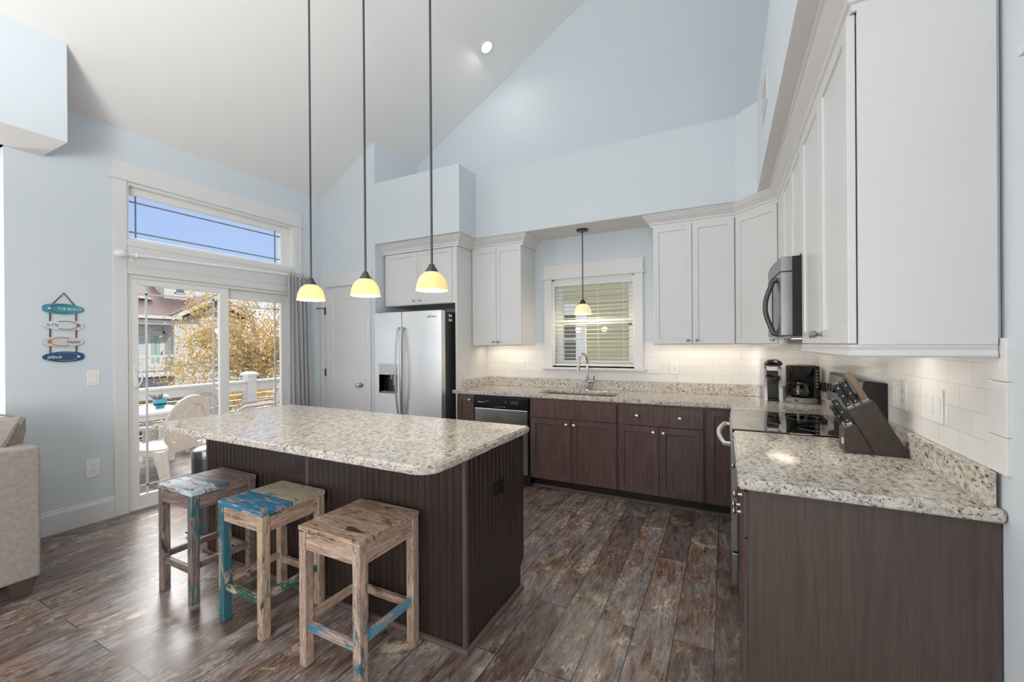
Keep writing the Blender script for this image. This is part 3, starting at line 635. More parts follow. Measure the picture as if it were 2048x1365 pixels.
tx0, tx1, ty0, ty1 = -3.165, -1.013, 1.283, 2.212
poly = [(tx0, ty1 - 0.03)] + arc(tx0 + 0.03, ty0 + 0.03, 0.03, 180, 270, 5) + arc(tx1 - 0.10, ty0 + 0.10, 0.10, 270, 360, 12) + arc(tx1 - 0.02, ty1 - 0.02, 0.02, 0, 90, 5) + arc(tx0 + 0.03, ty1 - 0.03, 0.03, 90, 180, 5)[:-1]
single('island_worktop', MB().prism(poly, TZ0, TZ1 + 0.002, b=0.009, seg=3), GRAN, 'large speckled granite slab with rounded front corner on the dark island', 'worktop')

# ------------------------------------------------------------------ reclaimed wood stools
BRN = ((82, 64, 55), (168, 141, 124), (216, 196, 180)); GRY = ((66, 55, 52), (122, 105, 98), (176, 160, 152))
def stool(x0, y0, w, d, h, label, seat_pieces, leg_m, apron_m, rail_m):
    x1, y1 = x0 + w, y0 + d; c = thing('bar_stool', (x0 + w / 2, y0 + d / 2, 0), label, 'stool', 'reclaimed wood stools at the island'); L = 0.046
    st = None
    for (ya, yb, m) in seat_pieces:
        part('seat_board', MB().box(x0, x1, y0 + ya * d + 0.0006, y0 + yb * d - 0.0006, h - 0.026, h, 0.003), m, c)
    for i, (lx, ly) in enumerate(((x0, y0), (x1 - L, y0), (x0, y1 - L), (x1 - L, y1 - L))):
        a, b, e, f = (0.002, 0.002, L - 0.002, L - 0.002)
        part('leg', MB().box(lx + 0.002, lx + L - 0.002, ly + 0.002, ly + L - 0.002, 0.0, h - 0.026, 0.004), leg_m[i], c)
    for j, (a, b) in enumerate(((y0 + 0.006, y0 + 0.026), (y1 - 0.026, y1 - 0.006))):
        part('apron', MB().box(x0 + L - 0.003, x1 - L + 0.003, a, b, h - 0.100, h - 0.026, 0.002), apron_m[j], c)
    for j, (a, b) in enumerate(((x0 + 0.006, x0 + 0.026), (x1 - 0.026, x1 - 0.006))):
        part('apron', MB().box(a, b, y0 + L - 0.003, y1 - L + 0.003, h - 0.105, h - 0.026, 0.002), apron_m[2 + j], c)
    for j, (a, b) in enumerate(((y0 + 0.012, y0 + 0.034), (y1 - 0.034, y1 - 0.012))):
        part('stretcher', MB().box(x0 + L - 0.003, x1 - L + 0.003, a, b, 0.155, 0.190, 0.002), rail_m[j], c)
    for j, (a, b) in enumerate(((x0 + 0.012, x0 + 0.034), (x1 - 0.034, x1 - 0.012))):
        part('stretcher', MB().box(a, b, y0 + L - 0.003, y1 - L + 0.003, 0.180, 0.215, 0.002), rail_m[2 + j], c)
    return c
WHT, NAVY, TEAL, SKY, CREAM, GREEN, AQUA = (204, 216, 228), (36, 62, 92), (56, 108, 120), (104, 156, 178), (188, 172, 140), (42, 92, 84), (40, 122, 160)
sm = stool_mat
w1 = sm('stool_a_grey_x', [], 0, 1.0, 'x', GRY); w1y = sm('stool_a_grey_y', [((112, 74, 48), 0.56)], 0, 2.0, 'y', GRY)
tl1 = sm('stool_a_teal_leg', [(TEAL, 0.50), ((70, 66, 66), 0.60)], 0, 3.0, 'z', GRY); rd1 = sm('stool_a_dark_leg', [((70, 58, 72), 0.53)], 0, 4.0, 'z', GRY)
stool(-2.892, 1.205, 0.352, 0.350, 0.608, 'weathered wood stool with flaked seat and painted blue-white sheen, nearest the sliding glass door',
      [(0, 0.40, sm('stool_a_flake_sheen_seat', [(WHT, 0.44), (NAVY, 0.63)], 0, 5.0, 'x', GRY)), (0.40, 0.55, sm('stool_a_blue_seat', [((74, 116, 150), 0.48), (WHT, 0.58)], 0, 6.0, 'x', GRY)), (0.55, 1, sm('stool_a_brown_seat', [((58, 50, 52), 0.60)], 0, 7.0, 'x', GRY))],  # front board's blue-white also paints the sheen from the glass door
      [rd1, tl1, rd1, w1], [w1, w1, w1y, w1y], [sm('stool_a_rail_x', [((84, 76, 74), 0.5)], 0, 8.0, 'x', GRY), w1, w1y, w1y])
cl = sm('stool_b_cream_leg', [(CREAM, 0.45), ((44, 70, 82), 0.58), (TEAL, 0.60)], 0, 11.0, 'z', BRN, 0.2); tl = sm('stool_b_teal_leg', [(TEAL, 0.42), ((92, 74, 64), 0.60)], 0, 12.0, 'z', BRN, 0.2); pk = sm('stool_b_plain_leg', [((150, 124, 116), 0.56)], 0, 13.0, 'z', BRN, 0.3)
bw = sm('stool_b_wood_x', [((196, 178, 162), 0.60), ((70, 54, 48), 0.62)], 0, 14.0, 'x', BRN); by = sm('stool_b_wood_y', [((38, 48, 56), 0.55), ((160, 130, 110), 0.62)], 0, 15.0, 'y', BRN)
stool(-2.292, 1.205, 0.360, 0.350, 0.608, 'weathered wood stool with bright blue and cream flaked seat, middle of the three',
      [(0, 0.46, sm('stool_b_blue_seat', [((38, 120, 160), 0.43), ((58, 82, 92), 0.60), ((150, 140, 120), 0.68)], 0, 16.0, 'x', BRN)), (0.46, 1.0, sm('stool_b_cream_seat', [((186, 176, 150), 0.40), ((70, 128, 140), 0.555), ((48, 78, 88), 0.63)], 0, 17.0, 'x', BRN))],
      [tl, cl, pk, pk], [bw, bw, by, by], [sm('stool_b_green_rail_x', [(GREEN, 0.46), (CREAM, 0.60)], 0, 18.0, 'x', BRN), bw, by, sm('stool_b_green_rail_y', [((38, 112, 92), 0.47)], 0, 19.0, 'y', BRN)])
lg = sm('stool_c_sawn_leg', [((168, 148, 134), 0.52)], 0, 21.0, 'z', BRN, 0.5); lgb = sm('stool_c_blue_leg', [((70, 112, 124), 0.52), ((150, 132, 118), 0.60)], 0, 22.0, 'z', BRN, 0.5)
cx_ = sm('stool_c_wood_x', [((130, 108, 94), 0.56)], 0, 23.0, 'x', BRN); cy_ = sm('stool_c_wood_y', [((190, 172, 158), 0.55)], 0, 24.0, 'y', BRN)
stool(-1.655, 1.190, 0.368, 0.362, 0.608, 'brown weathered wood stool with sky blue stretchers, nearest the camera',
      [(0, 0.52, sm('stool_c_seat', [((168, 138, 110), 0.50), ((70, 56, 48), 0.555)], 0, 25.0, 'x', BRN)), (0.52, 1, sm('stool_c_seat_back', [((150, 122, 98), 0.50), ((66, 50, 42), 0.55)], 0, 26.0, 'x', BRN))],
      [lg, lgb, lg, lg], [cx_, cx_, cy_, cy_], [sm('stool_c_blue_rail_x', [((78, 128, 158), 0.50)], 0, 27.0, 'x', BRN), cx_, cy_, sm('stool_c_blue_rail_y', [(SKY, 0.40), ((190, 204, 206), 0.6)], 0, 28.0, 'y', BRN)])

# ------------------------------------------------------------------ pendants
def pendant(x, y, zb, ztop, label, group, rod_m, cap_m, shade_m, scale=1.0, slope=0.0, watts=9):
    c = thing('pendant_lamp', (x, y, zb), label, 'lamp', group); k = scale
    prof = [(0.083, 0), (0.0835, 0.004), (0.080, 0.012), (0.078, 0.03), (0.071, 0.055), (0.058, 0.077), (0.040, 0.092), (0.025, 0.100)]
    inn = [(r - 0.003, z - (0.002 if i > 3 else 0)) for i, (r, z) in enumerate(prof)]
    mb = MB(); mb.lathe([(r * k, z * k) for r, z in prof + inn[::-1] + [prof[0]]], (x, y, zb), 36); part('glass_shade', mb, shade_m, c)
    mb = MB(); mb.lathe([(r * k, z * k) for r, z in ((0.0, 0.094), (0.034, 0.094), (0.031, 0.104), (0.019, 0.122), (0.015, 0.134), (0.008, 0.140), (0, 0.142))], (x, y, zb), 24); part('socket_cap', mb, cap_m, c)
    part('rod', MB().cyl((x, y, zb + 0.138 * k), (x, y, ztop), 0.0062, n=10), rod_m, c)
    mb = MB(); mb.lathe([(0, -0.022), (0.05, -0.02), (0.062, -0.008), (0.062, 0.0), (0, 0.0)], (x, y, ztop), 28, M=Matrix.Rotation(-slope, 4, 'Y')); part('canopy', mb, rod_m, c)
    mb = MB(); mb.sphere((x, y, zb + 0.045 * k), 0.024 * k); part('bulb', mb, BULB, c)
    light('pendant_lamp_light', 'POINT', (x, y, zb - 0.03), watts, (1.0, 0.86, 0.62), 0.05)
for x, wd in ((-2.290, 'leftmost of the three over the island'), (-1.828, 'middle of the three hanging over the island'), (-1.357, 'rightmost of the three over the island')):
    pendant(x, 1.75, 1.668, cz(x), 'cream glass dome pendant lamp, ' + wd, 'pendant lamps over the island', BRONZE, BRONZE, SHADE, 1.0, math.atan(0.575), 3.0)
pendant(-1.28, 4.09, 1.685, 2.54, 'small cream glass pendant lamp hanging in front of the sink window', None, BRONZE, BRASSY, SHADE2, 1.08, 0, 4.0)

# recessed downlight
px, py = -2.205, 3.786; pz = cz(px); sl = Matrix.Rotation(-math.atan(0.575), 4, 'Y')
rl = thing('recessed_downlight', (px, py, pz), 'round white recessed downlight glowing in the sloped ceiling', 'light')
mb = MB(); mb.lathe([(0.055, 0.0), (0.060, -0.006), (0.088, -0.005), (0.092, 0.001), (0.055, 0.0)], (px, py, pz), 40, M=sl); part('trim_ring', mb, TRIM, rl)
mb = MB(); mb.lathe([(0, -0.012), (0.03, -0.011), (0.048, -0.005), (0.054, 0.001), (0, 0.001)], (px, py, pz), 32, M=sl); part('lens', mb, CANL, rl)
light('recessed_downlight_light', 'AREA', (px + 0.02, py, pz - 0.06), 1.5, (1, 0.97, 0.92), 0.1, aim=(0, 0, -1))
# air vent on the soffit
av = thing('air_vent', (0.22, 2.99, 2.9), 'white air vent grille on the soffit face above the microwave cabinet', 'vent')
VM = FR('right', 0.225)
mb = MB(); mb.box(2.82, 3.16, 2.79, 2.81, 0, 0.006, M=VM); mb.box(2.82, 3.16, 2.965, 2.985, 0, 0.006, M=VM); mb.box(2.82, 2.84, 2.81, 2.965, 0, 0.006, M=VM); mb.box(3.14, 3.16, 2.81, 2.965, 0, 0.006, M=VM); part('frame', mb, TRIM, av)
mb = MB()
for i in range(8): mb.box(2.84, 3.14, 2.814 + i * 0.019, 2.826 + i * 0.019, 0.001, 0.005, M=VM)
part('slats', mb, TRIM, av)
part('backing', MB().box(2.83, 3.15, 2.80, 2.975, 0.0002, 0.001, M=VM), DARKG, av)

# ------------------------------------------------------------------ refrigerator
rf = thing('refrigerator', (-3.06, 3.88, 0), 'stainless side-by-side refrigerator with dispenser in the alcove beside pantry door', 'refrigerator')
part('body', MB().box(-3.515, -2.605, 3.580, 4.26, 0.02, 1.735, 0.004), DARKG, rf)
part('base_grille', MB().box(-3.51, -2.61, 3.53, 3.60, 0.015, 0.085), BLKM, rf)
fz = MB(); fz.box(-3.520, -3.462, 3.500, 3.574, 0.09, 1.748, 0.006)
fzm = MB(); dpx0, dpx1, dpz0, dpz1 = -3.452, -3.200, 0.862, 1.182
fm = FR('back', 3.574)
fzm.prism([(-3.520, 0.09), (-3.134, 0.09), (-3.134, 1.748), (-3.520, 1.748)], 0.0, 0.074, holes=[[(dpx0, dpz0), (dpx1, dpz0), (dpx1, 1.065), (dpx0, 1.065)]], M=fm, b=0.004)
fz.bm.free()
fd = part('freezer_door', fzm, STEEL, rf)
part('refrigerator_door', MB().box(-3.126, -2.600, 3.500, 3.574, 0.09, 1.748, 0.006), STEEL, rf)
dsp = part('water_dispenser', MB().box(dpx0 - 0.004, dpx1 + 0.004, 3.572, 3.578, dpz0, 1.07), BLK, rf)
mb = MB()
mb.box(dpx0 - 0.005, dpx1 + 0.005, 3.4965, 3.501, 1.060, dpz1, 0.002); part('control_panel', mb, plain('silver_plastic', (198, 198, 198), 0.35), dsp)
mb = MB(); mb.box(dpx0 - 0.004, dpx0, 3.4955, 3.575, dpz0, 1.06); mb.box(dpx1, dpx1 + 0.004, 3.4955, 3.575, dpz0, 1.06); mb.box(dpx0 - 0.004, dpx1 + 0.004, 3.4955, 3.575, dpz0 - 0.006, dpz0); part('recess', mb, DARKG, dsp)
mb = MB(); mb.box(-3.29, -3.235, 3.535, 3.572, 0.945, 1.045, 0.004, M=None); mb.cyl((-3.30, 3.53, 1.01), (-3.30, 3.53, 1.055), 0.014); part('paddle', mb, GREYP, dsp)
part('drip_tray', MB().box(dpx0 + 0.01, dpx1 - 0.01, 3.505, 3.57, dpz0, dpz0 + 0.012), GREYP, dsp)
for sx_, x in ((-1, -3.150), (1, -3.108)):
    pts = [(x - sx_ * 0.0, 3.497, 1.575), (x, 3.468, 1.56)] + [(x + sx_ * 0.016 * math.sin(math.pi * i / 14), 3.462 - 0.028 * math.sin(math.pi * i / 14), 1.54 - i * (1.54 - 0.64) / 14) for i in range(15)] + [(x, 3.468, 0.62), (x, 3.497, 0.605)]
    part('handle', MB().tube(pts, 0.0145, 10, flat=0.8), plain('silver_handle', (205, 205, 206), 0.25, 0.9), rf)
words('Whirlpool', FR('back', 3.4995) @ Matrix.Translation((-2.72, 1.682, 0)), 0.030, DARKG, rf, 0.25, 'logo')
mb = MB(); mb.tube([(-2.772 + i * 0.013, 3.4995, 1.682 + 0.022 * math.sin(i * 0.55 - 0.5)) for i in range(9)], 0.0012, 6); part('logo_swirl', mb, DARKG, rf)
for z in (1.700, 1.652):
    mb = MB(); mb.box(-2.6048, -2.602, 3.64, 3.70, z - 0.018, z + 0.010, 0.001); part('side_label', mb, PLASW, rf)
mb = MB(); mb.box(-3.50, -3.44, 3.53, 3.62, 1.748, 1.756, 0.003); mb.box(-2.68, -2.62, 3.53, 3.62, 1.748, 1.756, 0.003); part('hinge_cover', mb, BLKM, rf)

# ------------------------------------------------------------------ dishwasher
dw = thing('dishwasher', (-1.995, 3.98, 0), 'stainless dishwasher with black control panel between narrow and sink cabinets', 'dishwasher')
part('body', MB().box(-2.300, -1.692, 3.69, 4.26, 0.02, 0.865), BLKM, dw)
part('door', MB().box(-2.296, -1.700, 3.648, 3.688, 0.115, 0.748, 0.012, 3), STEELV, dw)
cp = part('control_panel', MB().box(-2.300, -1.690, 3.640, 3.690, 0.752, 0.860, 0.006), plain('glossy_navy_black', (24, 26, 36), 0.2), dw)
part('panel_inset', MB().box(-2.268, -1.722, 3.638, 3.641, 0.785, 0.838, 0.001), BLK, cp)
mb = MB(); mb.prism([(-2.07, 0.758), (-1.93, 0.758), (-1.945, 0.776), (-2.055, 0.776)], 0, 0.003, M=FR('back', 3.6405)); part('latch_recess', mb, BLKM, cp)
mb = MB(); mb.prism([(-1.955, 0.775), (-1.938, 0.775), (-1.937, 0.754)], 0, 0.004, M=FR('back', 3.6405)); part('latch_tab', mb, GREYP, cp)
words('Whirlpool', FR('back', 3.6378) @ Matrix.Translation((-2.215, 0.806, 0)), 0.017, PLASW, cp, 0.2, 'logo')
mb = MB()
for i in range(5):
    for j in range(2): mb.box(-1.875 + i * 0.018, -1.866 + i * 0.018, 3.6372, 3.6382, 0.806 + j * 0.016, 0.811 + j * 0.016)
mb.box(-2.16, -2.125, 3.6372, 3.6382, 0.815, 0.819); mb.box(-1.94, -1.92, 3.6372, 3.6382, 0.815, 0.819)
part('button_marks', mb, plain('pale_print', (150, 168, 190), 0.5), cp)
part('toe_plate', MB().box(-2.296, -1.698, 3.74, 3.755, 0.01, 0.11), BLKM, dw)

# ------------------------------------------------------------------ range
rg = thing('stove', (0.36, 2.965, 0), 'stainless stove with black glass cooktop between the two right-hand worktops', 'stove')
part('body', MB().box(0.060, XR - 0.014, 2.588, 3.342, 0.02, 0.895), DARKG, rg)
ct = part('cooktop', MB().box(0.030, 0.600, 2.586, 3.344, 0.896, 0.914, 0.004), GLASSB, rg)
mb = MB()
for x, y, r in ((0.20, 2.78, 0.10), (0.20, 3.15, 0.085), (0.44, 2.78, 0.08), (0.44, 3.15, 0.105)): mb.tube([(x + r * math.cos(a), y + r * math.sin(a), 0.9143) for a in [i * math.pi / 20 for i in range(40)]], 0.0006, 4, closed=True)
mb.tube([(0.045, 2.60, 0.9143), (0.59, 2.60, 0.9143), (0.59, 3.33, 0.9143), (0.045, 3.33, 0.9143)], 0.001, 4, closed=True)
part('burner_ring', mb, GREYP, ct)
od = part('oven_door', MB().box(0.022, 0.058, 2.594, 3.336, 0.24, 0.862, 0.006), STEELV, rg)
part('oven_window', MB().box(0.0195, 0.023, 2.70, 3.23, 0.36, 0.66), GLASSB, od)
pts = [(0.022, 2.640, 0.818), (-0.008, 2.640, 0.820)] + [(-0.008 - 0.032 * math.sin(math.pi * i / 16), 2.640 + i * 0.65 / 16, 0.820) for i in range(1, 16)] + [(-0.008, 3.290, 0.820), (0.022, 3.290, 0.818)]
part('handle', MB().tube(pts, 0.013, 10, flat=1.3), plain('pale_handle', (214, 214, 214), 0.25, 0.7), od)
part('storage_drawer', MB().box(0.026, 0.058, 2.594, 3.336, 0.05, 0.232, 0.006), STEELV, rg)
part('front_rail', MB().box(0.026, 0.060, 2.590, 3.340, 0.868, 0.895), STEELV, rg)
gp = Matrix(((1, 0, 0, 0), (0, 0, 1, 0), (0, 1, 0, 0), (0, 0, 0, 1)))
mb = MB().prism([(0.618, 0.914), (0.618, 1.005), (0.585, 1.018), (0.600, 1.192), (0.612, 1.196), (XR - 0.014, 1.186), (XR - 0.014, 0.914)], 2.59, 3.34, M=gp, b=0.003)
bg_ = part('backguard', mb, BLK, rg)
tl_ = math.atan2(0.015, 0.174); PM = Matrix(((0, math.sin(tl_), -math.cos(tl_), 0.585), (1, 0, 0, 0), (0, math.cos(tl_), math.sin(tl_), 1.018), (0, 0, 0, 1)))
part('control_panel', MB().box(2.603, 3.327, 0.010, 0.165, 0.0005, 0.004, M=PM), STEELD, bg_)
part('display', MB().box(2.80, 3.05, 0.05, 0.125, 0.004, 0.0055, M=PM), GLASSB, bg_)
for y in (2.66, 2.73, 3.12, 3.19, 3.26):
    mb = MB(); mb.lathe([(0, 0), (0.022, 0), (0.020, 0.018), (0, 0.02)], n=18, M=PM @ Matrix.Translation((y, 0.085, 0.004))); part('burner_knob', mb, BLK, bg_)

# ------------------------------------------------------------------ microwave
mwv = thing('microwave', (0.48, 2.98, 1.418), 'stainless over-the-range microwave with bowed dark handle under short cabinet', 'microwave')
part('body', MB().box(0.312, XR - 0.014, 2.604, 3.354, 1.420, 1.836, 0.002), BLK, mwv)
fr = [(0.312, 2.604), (0.262, 2.604)] + [(0.262 - 0.018 * math.sin(math.pi * i / 12), 2.604 + 0.75 * i / 12) for i in range(1, 12)] + [(0.262, 3.354), (0.312, 3.354)]
d = part('door', MB().prism(fr, 1.424, 1.755, b=0.002), STEELD, mwv)
vt = part('vent_grille', MB().prism(fr, 1.760, 1.836, b=0.002), STEELD, mwv)
words('W', FR('right', 0.2455) @ Matrix.Translation((2.95, 1.80, 0)) @ Matrix.Diagonal((-1, 1, 1, 1)), 0.028, DARKG, vt, 0.2, 'logo')
wn_ = [(x - 0.0012 if x < 0.3 else x, y) for x, y in fr]
part('window', MB().prism([(0.258 - 0.018 * math.sin(math.pi * i / 12), 2.604 + 0.75 * i / 12) for i in range(4, 12)] + [(0.30, 3.29), (0.30, 2.854)], 1.47, 1.72), GLASSB, d)
pts = [(0.262, 2.735, 1.735), (0.235, 2.735, 1.725)] + [(0.235 - 0.035 * math.sin(math.pi * i / 14), 2.735, 1.715 - i * 0.265 / 14) for i in range(15)] + [(0.235, 2.735, 1.44), (0.262, 2.735, 1.432)]
part('handle', MB().tube(pts, 0.012, 10, flat=1.2), BRONZE, d)
mb = MB(); mb.box(0.30, 0.66, 2.62, 3.34, 1.408, 1.420); part('grease_filter', mb, GREYP, mwv)
part('task_light', MB().box(0.34, 0.42, 2.72, 2.90, 1.404, 1.409), glow('task_lamp_lens', (255, 240, 214), 1.2), mwv)

# ------------------------------------------------------------------ kitchen window with blind
kw = sthing('window_1', (-1.25, YB, 1.15)); K = FR('back', YB)
mb = MB(); mb.box(-1.785, -1.695, 1.136, 2.092, 0.0, 0.022, 0.002, M=K); mb.box(-0.815, -0.726, 1.136, 2.092, 0.0, 0.022, 0.002, M=K); mb.box(-1.788, -0.723, 2.108, 2.248, 0, 0.024, 0.002, M=K); mb.box(-1.805, -0.706, 2.090, 2.108, 0, 0.036, 0.003, M=K)
part('casing', mb, TRIM, kw)
part('sill', MB().box(-1.805, -0.705, 1.112, 1.136, 0.0, 0.065, 0.004, M=K), TRIM, kw)
mb = MB()
for a in ((-1.69, -1.672, 1.15, 2.09), (-0.828, -0.81, 1.15, 2.09), (-1.69, -0.81, 2.075, 2.09), (-1.69, -0.81, 1.136, 1.152)): mb.box(a[0], a[1], a[2], a[3], -0.13, 0.0, M=K)
for a in ((-1.672, -1.60, 1.152, 2.075), (-0.880, -0.828, 1.152, 2.075), (-1.60, -0.88, 2.03, 2.075), (-1.60, -0.88, 1.152, 1.205), (-1.60, -0.88, 1.595, 1.65)): mb.box(a[0], a[1], a[2], a[3], -0.11, -0.06, 0.003, M=K)
part('sash', mb, PLASW, kw)
part('pane', MB().box(-1.605, -0.875, 1.20, 2.035, -0.088, -0.084, M=K), PANE, kw)
bl = thing('window_blind', (-1.25, YB - 0.02, 2.05), 'white horizontal slat blind lowered over the sink window', 'blind')
part('valance', MB().box(-1.684, -0.818, 2.012, 2.088, -0.05, -0.004, 0.003, M=K), CABW, bl)
n_sl = 19
for i in range(n_sl):
    z = 1.195 + i * (2.0 - 1.195) / n_sl
    mb = MB(); mb.box(-0.43, 0.43, -0.025, 0.025, -0.0014, 0.0014, M=Matrix.Translation((-1.251, YB + 0.022, z)) @ Matrix.Rotation(R(-6), 4, 'X')); part('slat', mb, PLASW, bl)
part('bottom_rail', MB().box(-1.681, -0.821, 1.153, 1.170, -0.047, -0.003, 0.003, M=K), PLASW, bl)
mb = MB()
for x in (-1.575, -1.19, -0.925):
    for dy in (-0.001, 0.047): mb.cyl((x, YB + dy, 1.165), (x, YB + dy, 2.02), 0.0011, n=5)
part('ladder_cord', mb, PLASW, bl)
mb = MB(); mb.cyl((-0.862, YB - 0.006, 1.595), (-0.862, YB - 0.006, 2.02), 0.001, n=5); mb.cyl((-0.845, YB - 0.006, 1.595), (-0.845, YB - 0.006, 2.02), 0.001, n=5); part('pull_cord', mb, PLASW, bl)
mb = MB()
for x in (-0.862, -0.845): mb.lathe([(0, 0.0), (0.008, 0.002), (0.006, 0.022), (0.002, 0.028), (0, 0.028)], (x, YB - 0.006, 1.570), 12)
part('cord_tassel', mb, plain('brown_tassel', (110, 78, 52), 0.5), bl)

# ------------------------------------------------------------------ plates and outlets
def plate(name, M, u0, u1, v0, v1, label, cat, kinds, mat=PLASW):
    c = thing(name, M @ Vector(((u0 + u1) / 2, (v0 + v1) / 2, 0)), label, cat)
    part('cover_plate', MB().box(u0, u1, v0, v1, 0, 0.006, 0.0025, M=M), mat, c); n = len(kinds); vc = (v0 + v1) / 2; sc = (v1 - v0) / 0.124
    for i, k in enumerate(kinds):
        uc = u0 + (u1 - u0) * (i + 0.5) / n
        if k == 's':
            mb = MB(); mb.box(uc - 0.017, uc + 0.017, vc - 0.034, vc + 0.034, 0.006, 0.0085, 0.001, M=M); part('rocker', mb, mat, c)
        elif k == 'o':
            for dv in (0.02, -0.02):
                mb = MB(); mb.prism([(uc + 0.0165 * math.cos(a), vc + dv * sc + 0.0145 * math.sin(a)) for a in [j * math.pi / 8 for j in range(16)]], 0.006, 0.0078, M=M); s_ = part('socket', mb, mat, c)
                mb = MB(); mb.box(uc - 0.0075, uc - 0.0055, vc + dv * sc - 0.003, vc + dv * sc + 0.006, 0.0078, 0.0081, M=M); mb.box(uc + 0.0055, uc + 0.0075, vc + dv * sc - 0.003, vc + dv * sc + 0.006, 0.0078, 0.0081, M=M); mb.box(uc - 0.002, uc + 0.002, vc + dv * sc - 0.009, vc + dv * sc - 0.006, 0.0078, 0.0081, M=M); part('slot', mb, DARKG, s_)
    return c
LM = FR('left', XL); BT = FR('back', YB - 0.01); RT = FR('right', XR - 0.01)
plate('light_switch', LM, 1.408, 1.483, 1.082, 1.206, 'single white rocker switch below the flip-flop sign', 'switch', 's')
plate('electrical_outlet', LM, 1.396, 1.478, 0.360, 0.502, 'white outlet low on the blue wall beside the sliding door casing', 'outlet', 'o')
plate('electrical_outlet', BT, -2.112, -2.034, 1.085, 1.205, 'white outlet on tile left of the sink window', 'outlet', 'o')
plate('light_switch', BT, -0.692, -0.560, 1.090, 1.214, 'white double rocker switch on tile just right of the sink window', 'switch', 'ss')
plate('electrical_outlet', BT, -0.475, -0.395, 1.090, 1.212, 'white outlet on tile right of the double switch', 'outlet', 'o')
plate('light_switch', RT, 2.435, 2.515, 1.088, 1.212, 'white single plate on right wall tile closest to the stove', 'switch', 's')
plate('electrical_outlet', RT, 2.345, 2.425, 1.088, 1.212, 'white outlet on right wall tile between the two switch plates', 'outlet', 'o')
plate('light_switch', RT, 2.016, 2.192, 1.088, 1.212, 'wide white triple rocker switch on right wall tile', 'switch', 'sss')
single('plug_adapter', MB().box(XR - 0.045, XR - 0.010, 3.93, 4.0, 1.015, 1.075, 0.003), BLK, 'small black plug adapter on the tiled wall behind the stove', 'adapter')

# under-cabinet task lights
light('undercabinet_light', 'AREA', (-2.2, 4.16, 1.365), 0.85, (1, 0.83, 0.62), 0.5, 0.04, aim=(0, 0.15, -1))
light('undercabinet_light', 'AREA', (-0.2, 4.16, 1.365), 1.05, (1, 0.83, 0.62), 0.75, 0.04, aim=(0, 0.15, -1))
light('undercabinet_light', 'AREA', (0.42, 4.0, 1.365), 1.0, (1, 0.85, 0.66), 0.2, 0.2, aim=(0.1, 0.1, -1))
light('undercabinet_light', 'AREA', (0.55, 2.15, 1.365), 1.3, (1, 0.90, 0.76), 0.04, 0.75, aim=(0.15, 0, -1))
light('microwave_task_light', 'AREA', (0.42, 2.85, 1.40), 0.5, (1, 0.88, 0.70), 0.12, 0.2, aim=(0, 0, -1))

# ------------------------------------------------------------------ coffee makers
km = thing('pod_coffee_maker', (0.35, 4.06, TZ1), 'silver and black pod coffee maker with raised lid, left in the corner', 'coffee maker')
SILV = plain('silver_plastic_shell', (205, 206, 210), 0.25, 0.35)
def side_wall(x0, x1):
    mb = MB(); prof = [(3.985, TZ1), (4.18, TZ1), (4.18, 1.185), (4.11, 1.195), (4.06, 1.17), (4.035, 1.09), (4.01, 1.02), (3.990, 0.94)]
    mb.prism([(y, z) for y, z in prof], 0, x1 - x0, M=Matrix(((0, 0, 1, x0), (1, 0, 0, 0), (0, 1, 0, 0), (0, 0, 0, 1))), b=0.004); return mb
part('side_shell', side_wall(0.282, 0.305), SILV, km); part('side_shell', side_wall(0.385, 0.412), SILV, km)
part('housing', MB().box(0.305, 0.385, 4.06, 4.175, TZ1, 1.15, 0.006), BLK, km)
mb = MB(); mb.lathe([(0, 0), (0.052, 0), (0.055, 0.006), (0.052, 0.016), (0, 0.018)], (0.345, 4.03, TZ1), 24); part('drip_tray', mb, BLKM, km)
mb = MB(); mb.lathe([(0, 0), (0.030, 0.0), (0.048, 0.03), (0.053, 0.052), (0.045, 0.055), (0.040, 0.03), (0, 0.022)], n=24, M=Matrix.Translation((0.345, 4.025, 1.06)) @ Matrix.Rotation(R(14), 4, 'X')); part('pod_holder', mb, plain('dark_bronze_plastic', (58, 52, 48), 0.25), km)
mb = MB(); mb.lathe([(0, 0.035), (0.04, 0.032), (0.056, 0.018), (0.060, 0.0), (0.05, -0.006), (0, -0.008)], n=28, M=Matrix.Translation((0.350, 4.05, 1.205)) @ Matrix.Rotation(R(-14), 4, 'X') @ Matrix.Diagonal((1.1, 1.35, 1, 1))); part('lid', mb, BLK, km)
dm = thing('drip_coffee_maker', (0.54, 4.02, TZ1), 'black drip coffee maker with glass carafe in the corner beside pod machine', 'coffee maker')
mb = MB(); mb.prism([(0.44, 4.12)] + [(0.535 + 0.105 * math.cos(a), 3.985 + 0.105 * math.sin(a)) for a in [R(180 + i * 12) for i in range(16)]] + [(0.64, 4.12)], TZ1, TZ1 + 0.042, b=0.010); part('base', mb, GREYP, dm)
mb = MB(); mb.lathe([(0, 0), (0.066, 0), (0.066, 0.004), (0, 0.004)], (0.530, 3.985, TZ1 + 0.042), 28); part('warming_plate', mb, BLK, dm)
part('tank', MB().box(0.445, 0.652, 4.075, 4.165, TZ1 + 0.02, 1.20, 0.012, 3), BLK, dm)
part('side_column', MB().box(0.612, 0.654, 3.985, 4.165, TZ1 + 0.03, 1.20, 0.010, 3), BLK, dm)
mb = MB(); mb.lathe([(0, 0), (0.052, 0.0), (0.058, 0.012), (0.082, 0.075), (0.088, 0.085), (0.088, 0.092), (0, 0.100)], (0.535, 3.995, 1.112), 32); part('filter_basket', mb, BLK, dm)
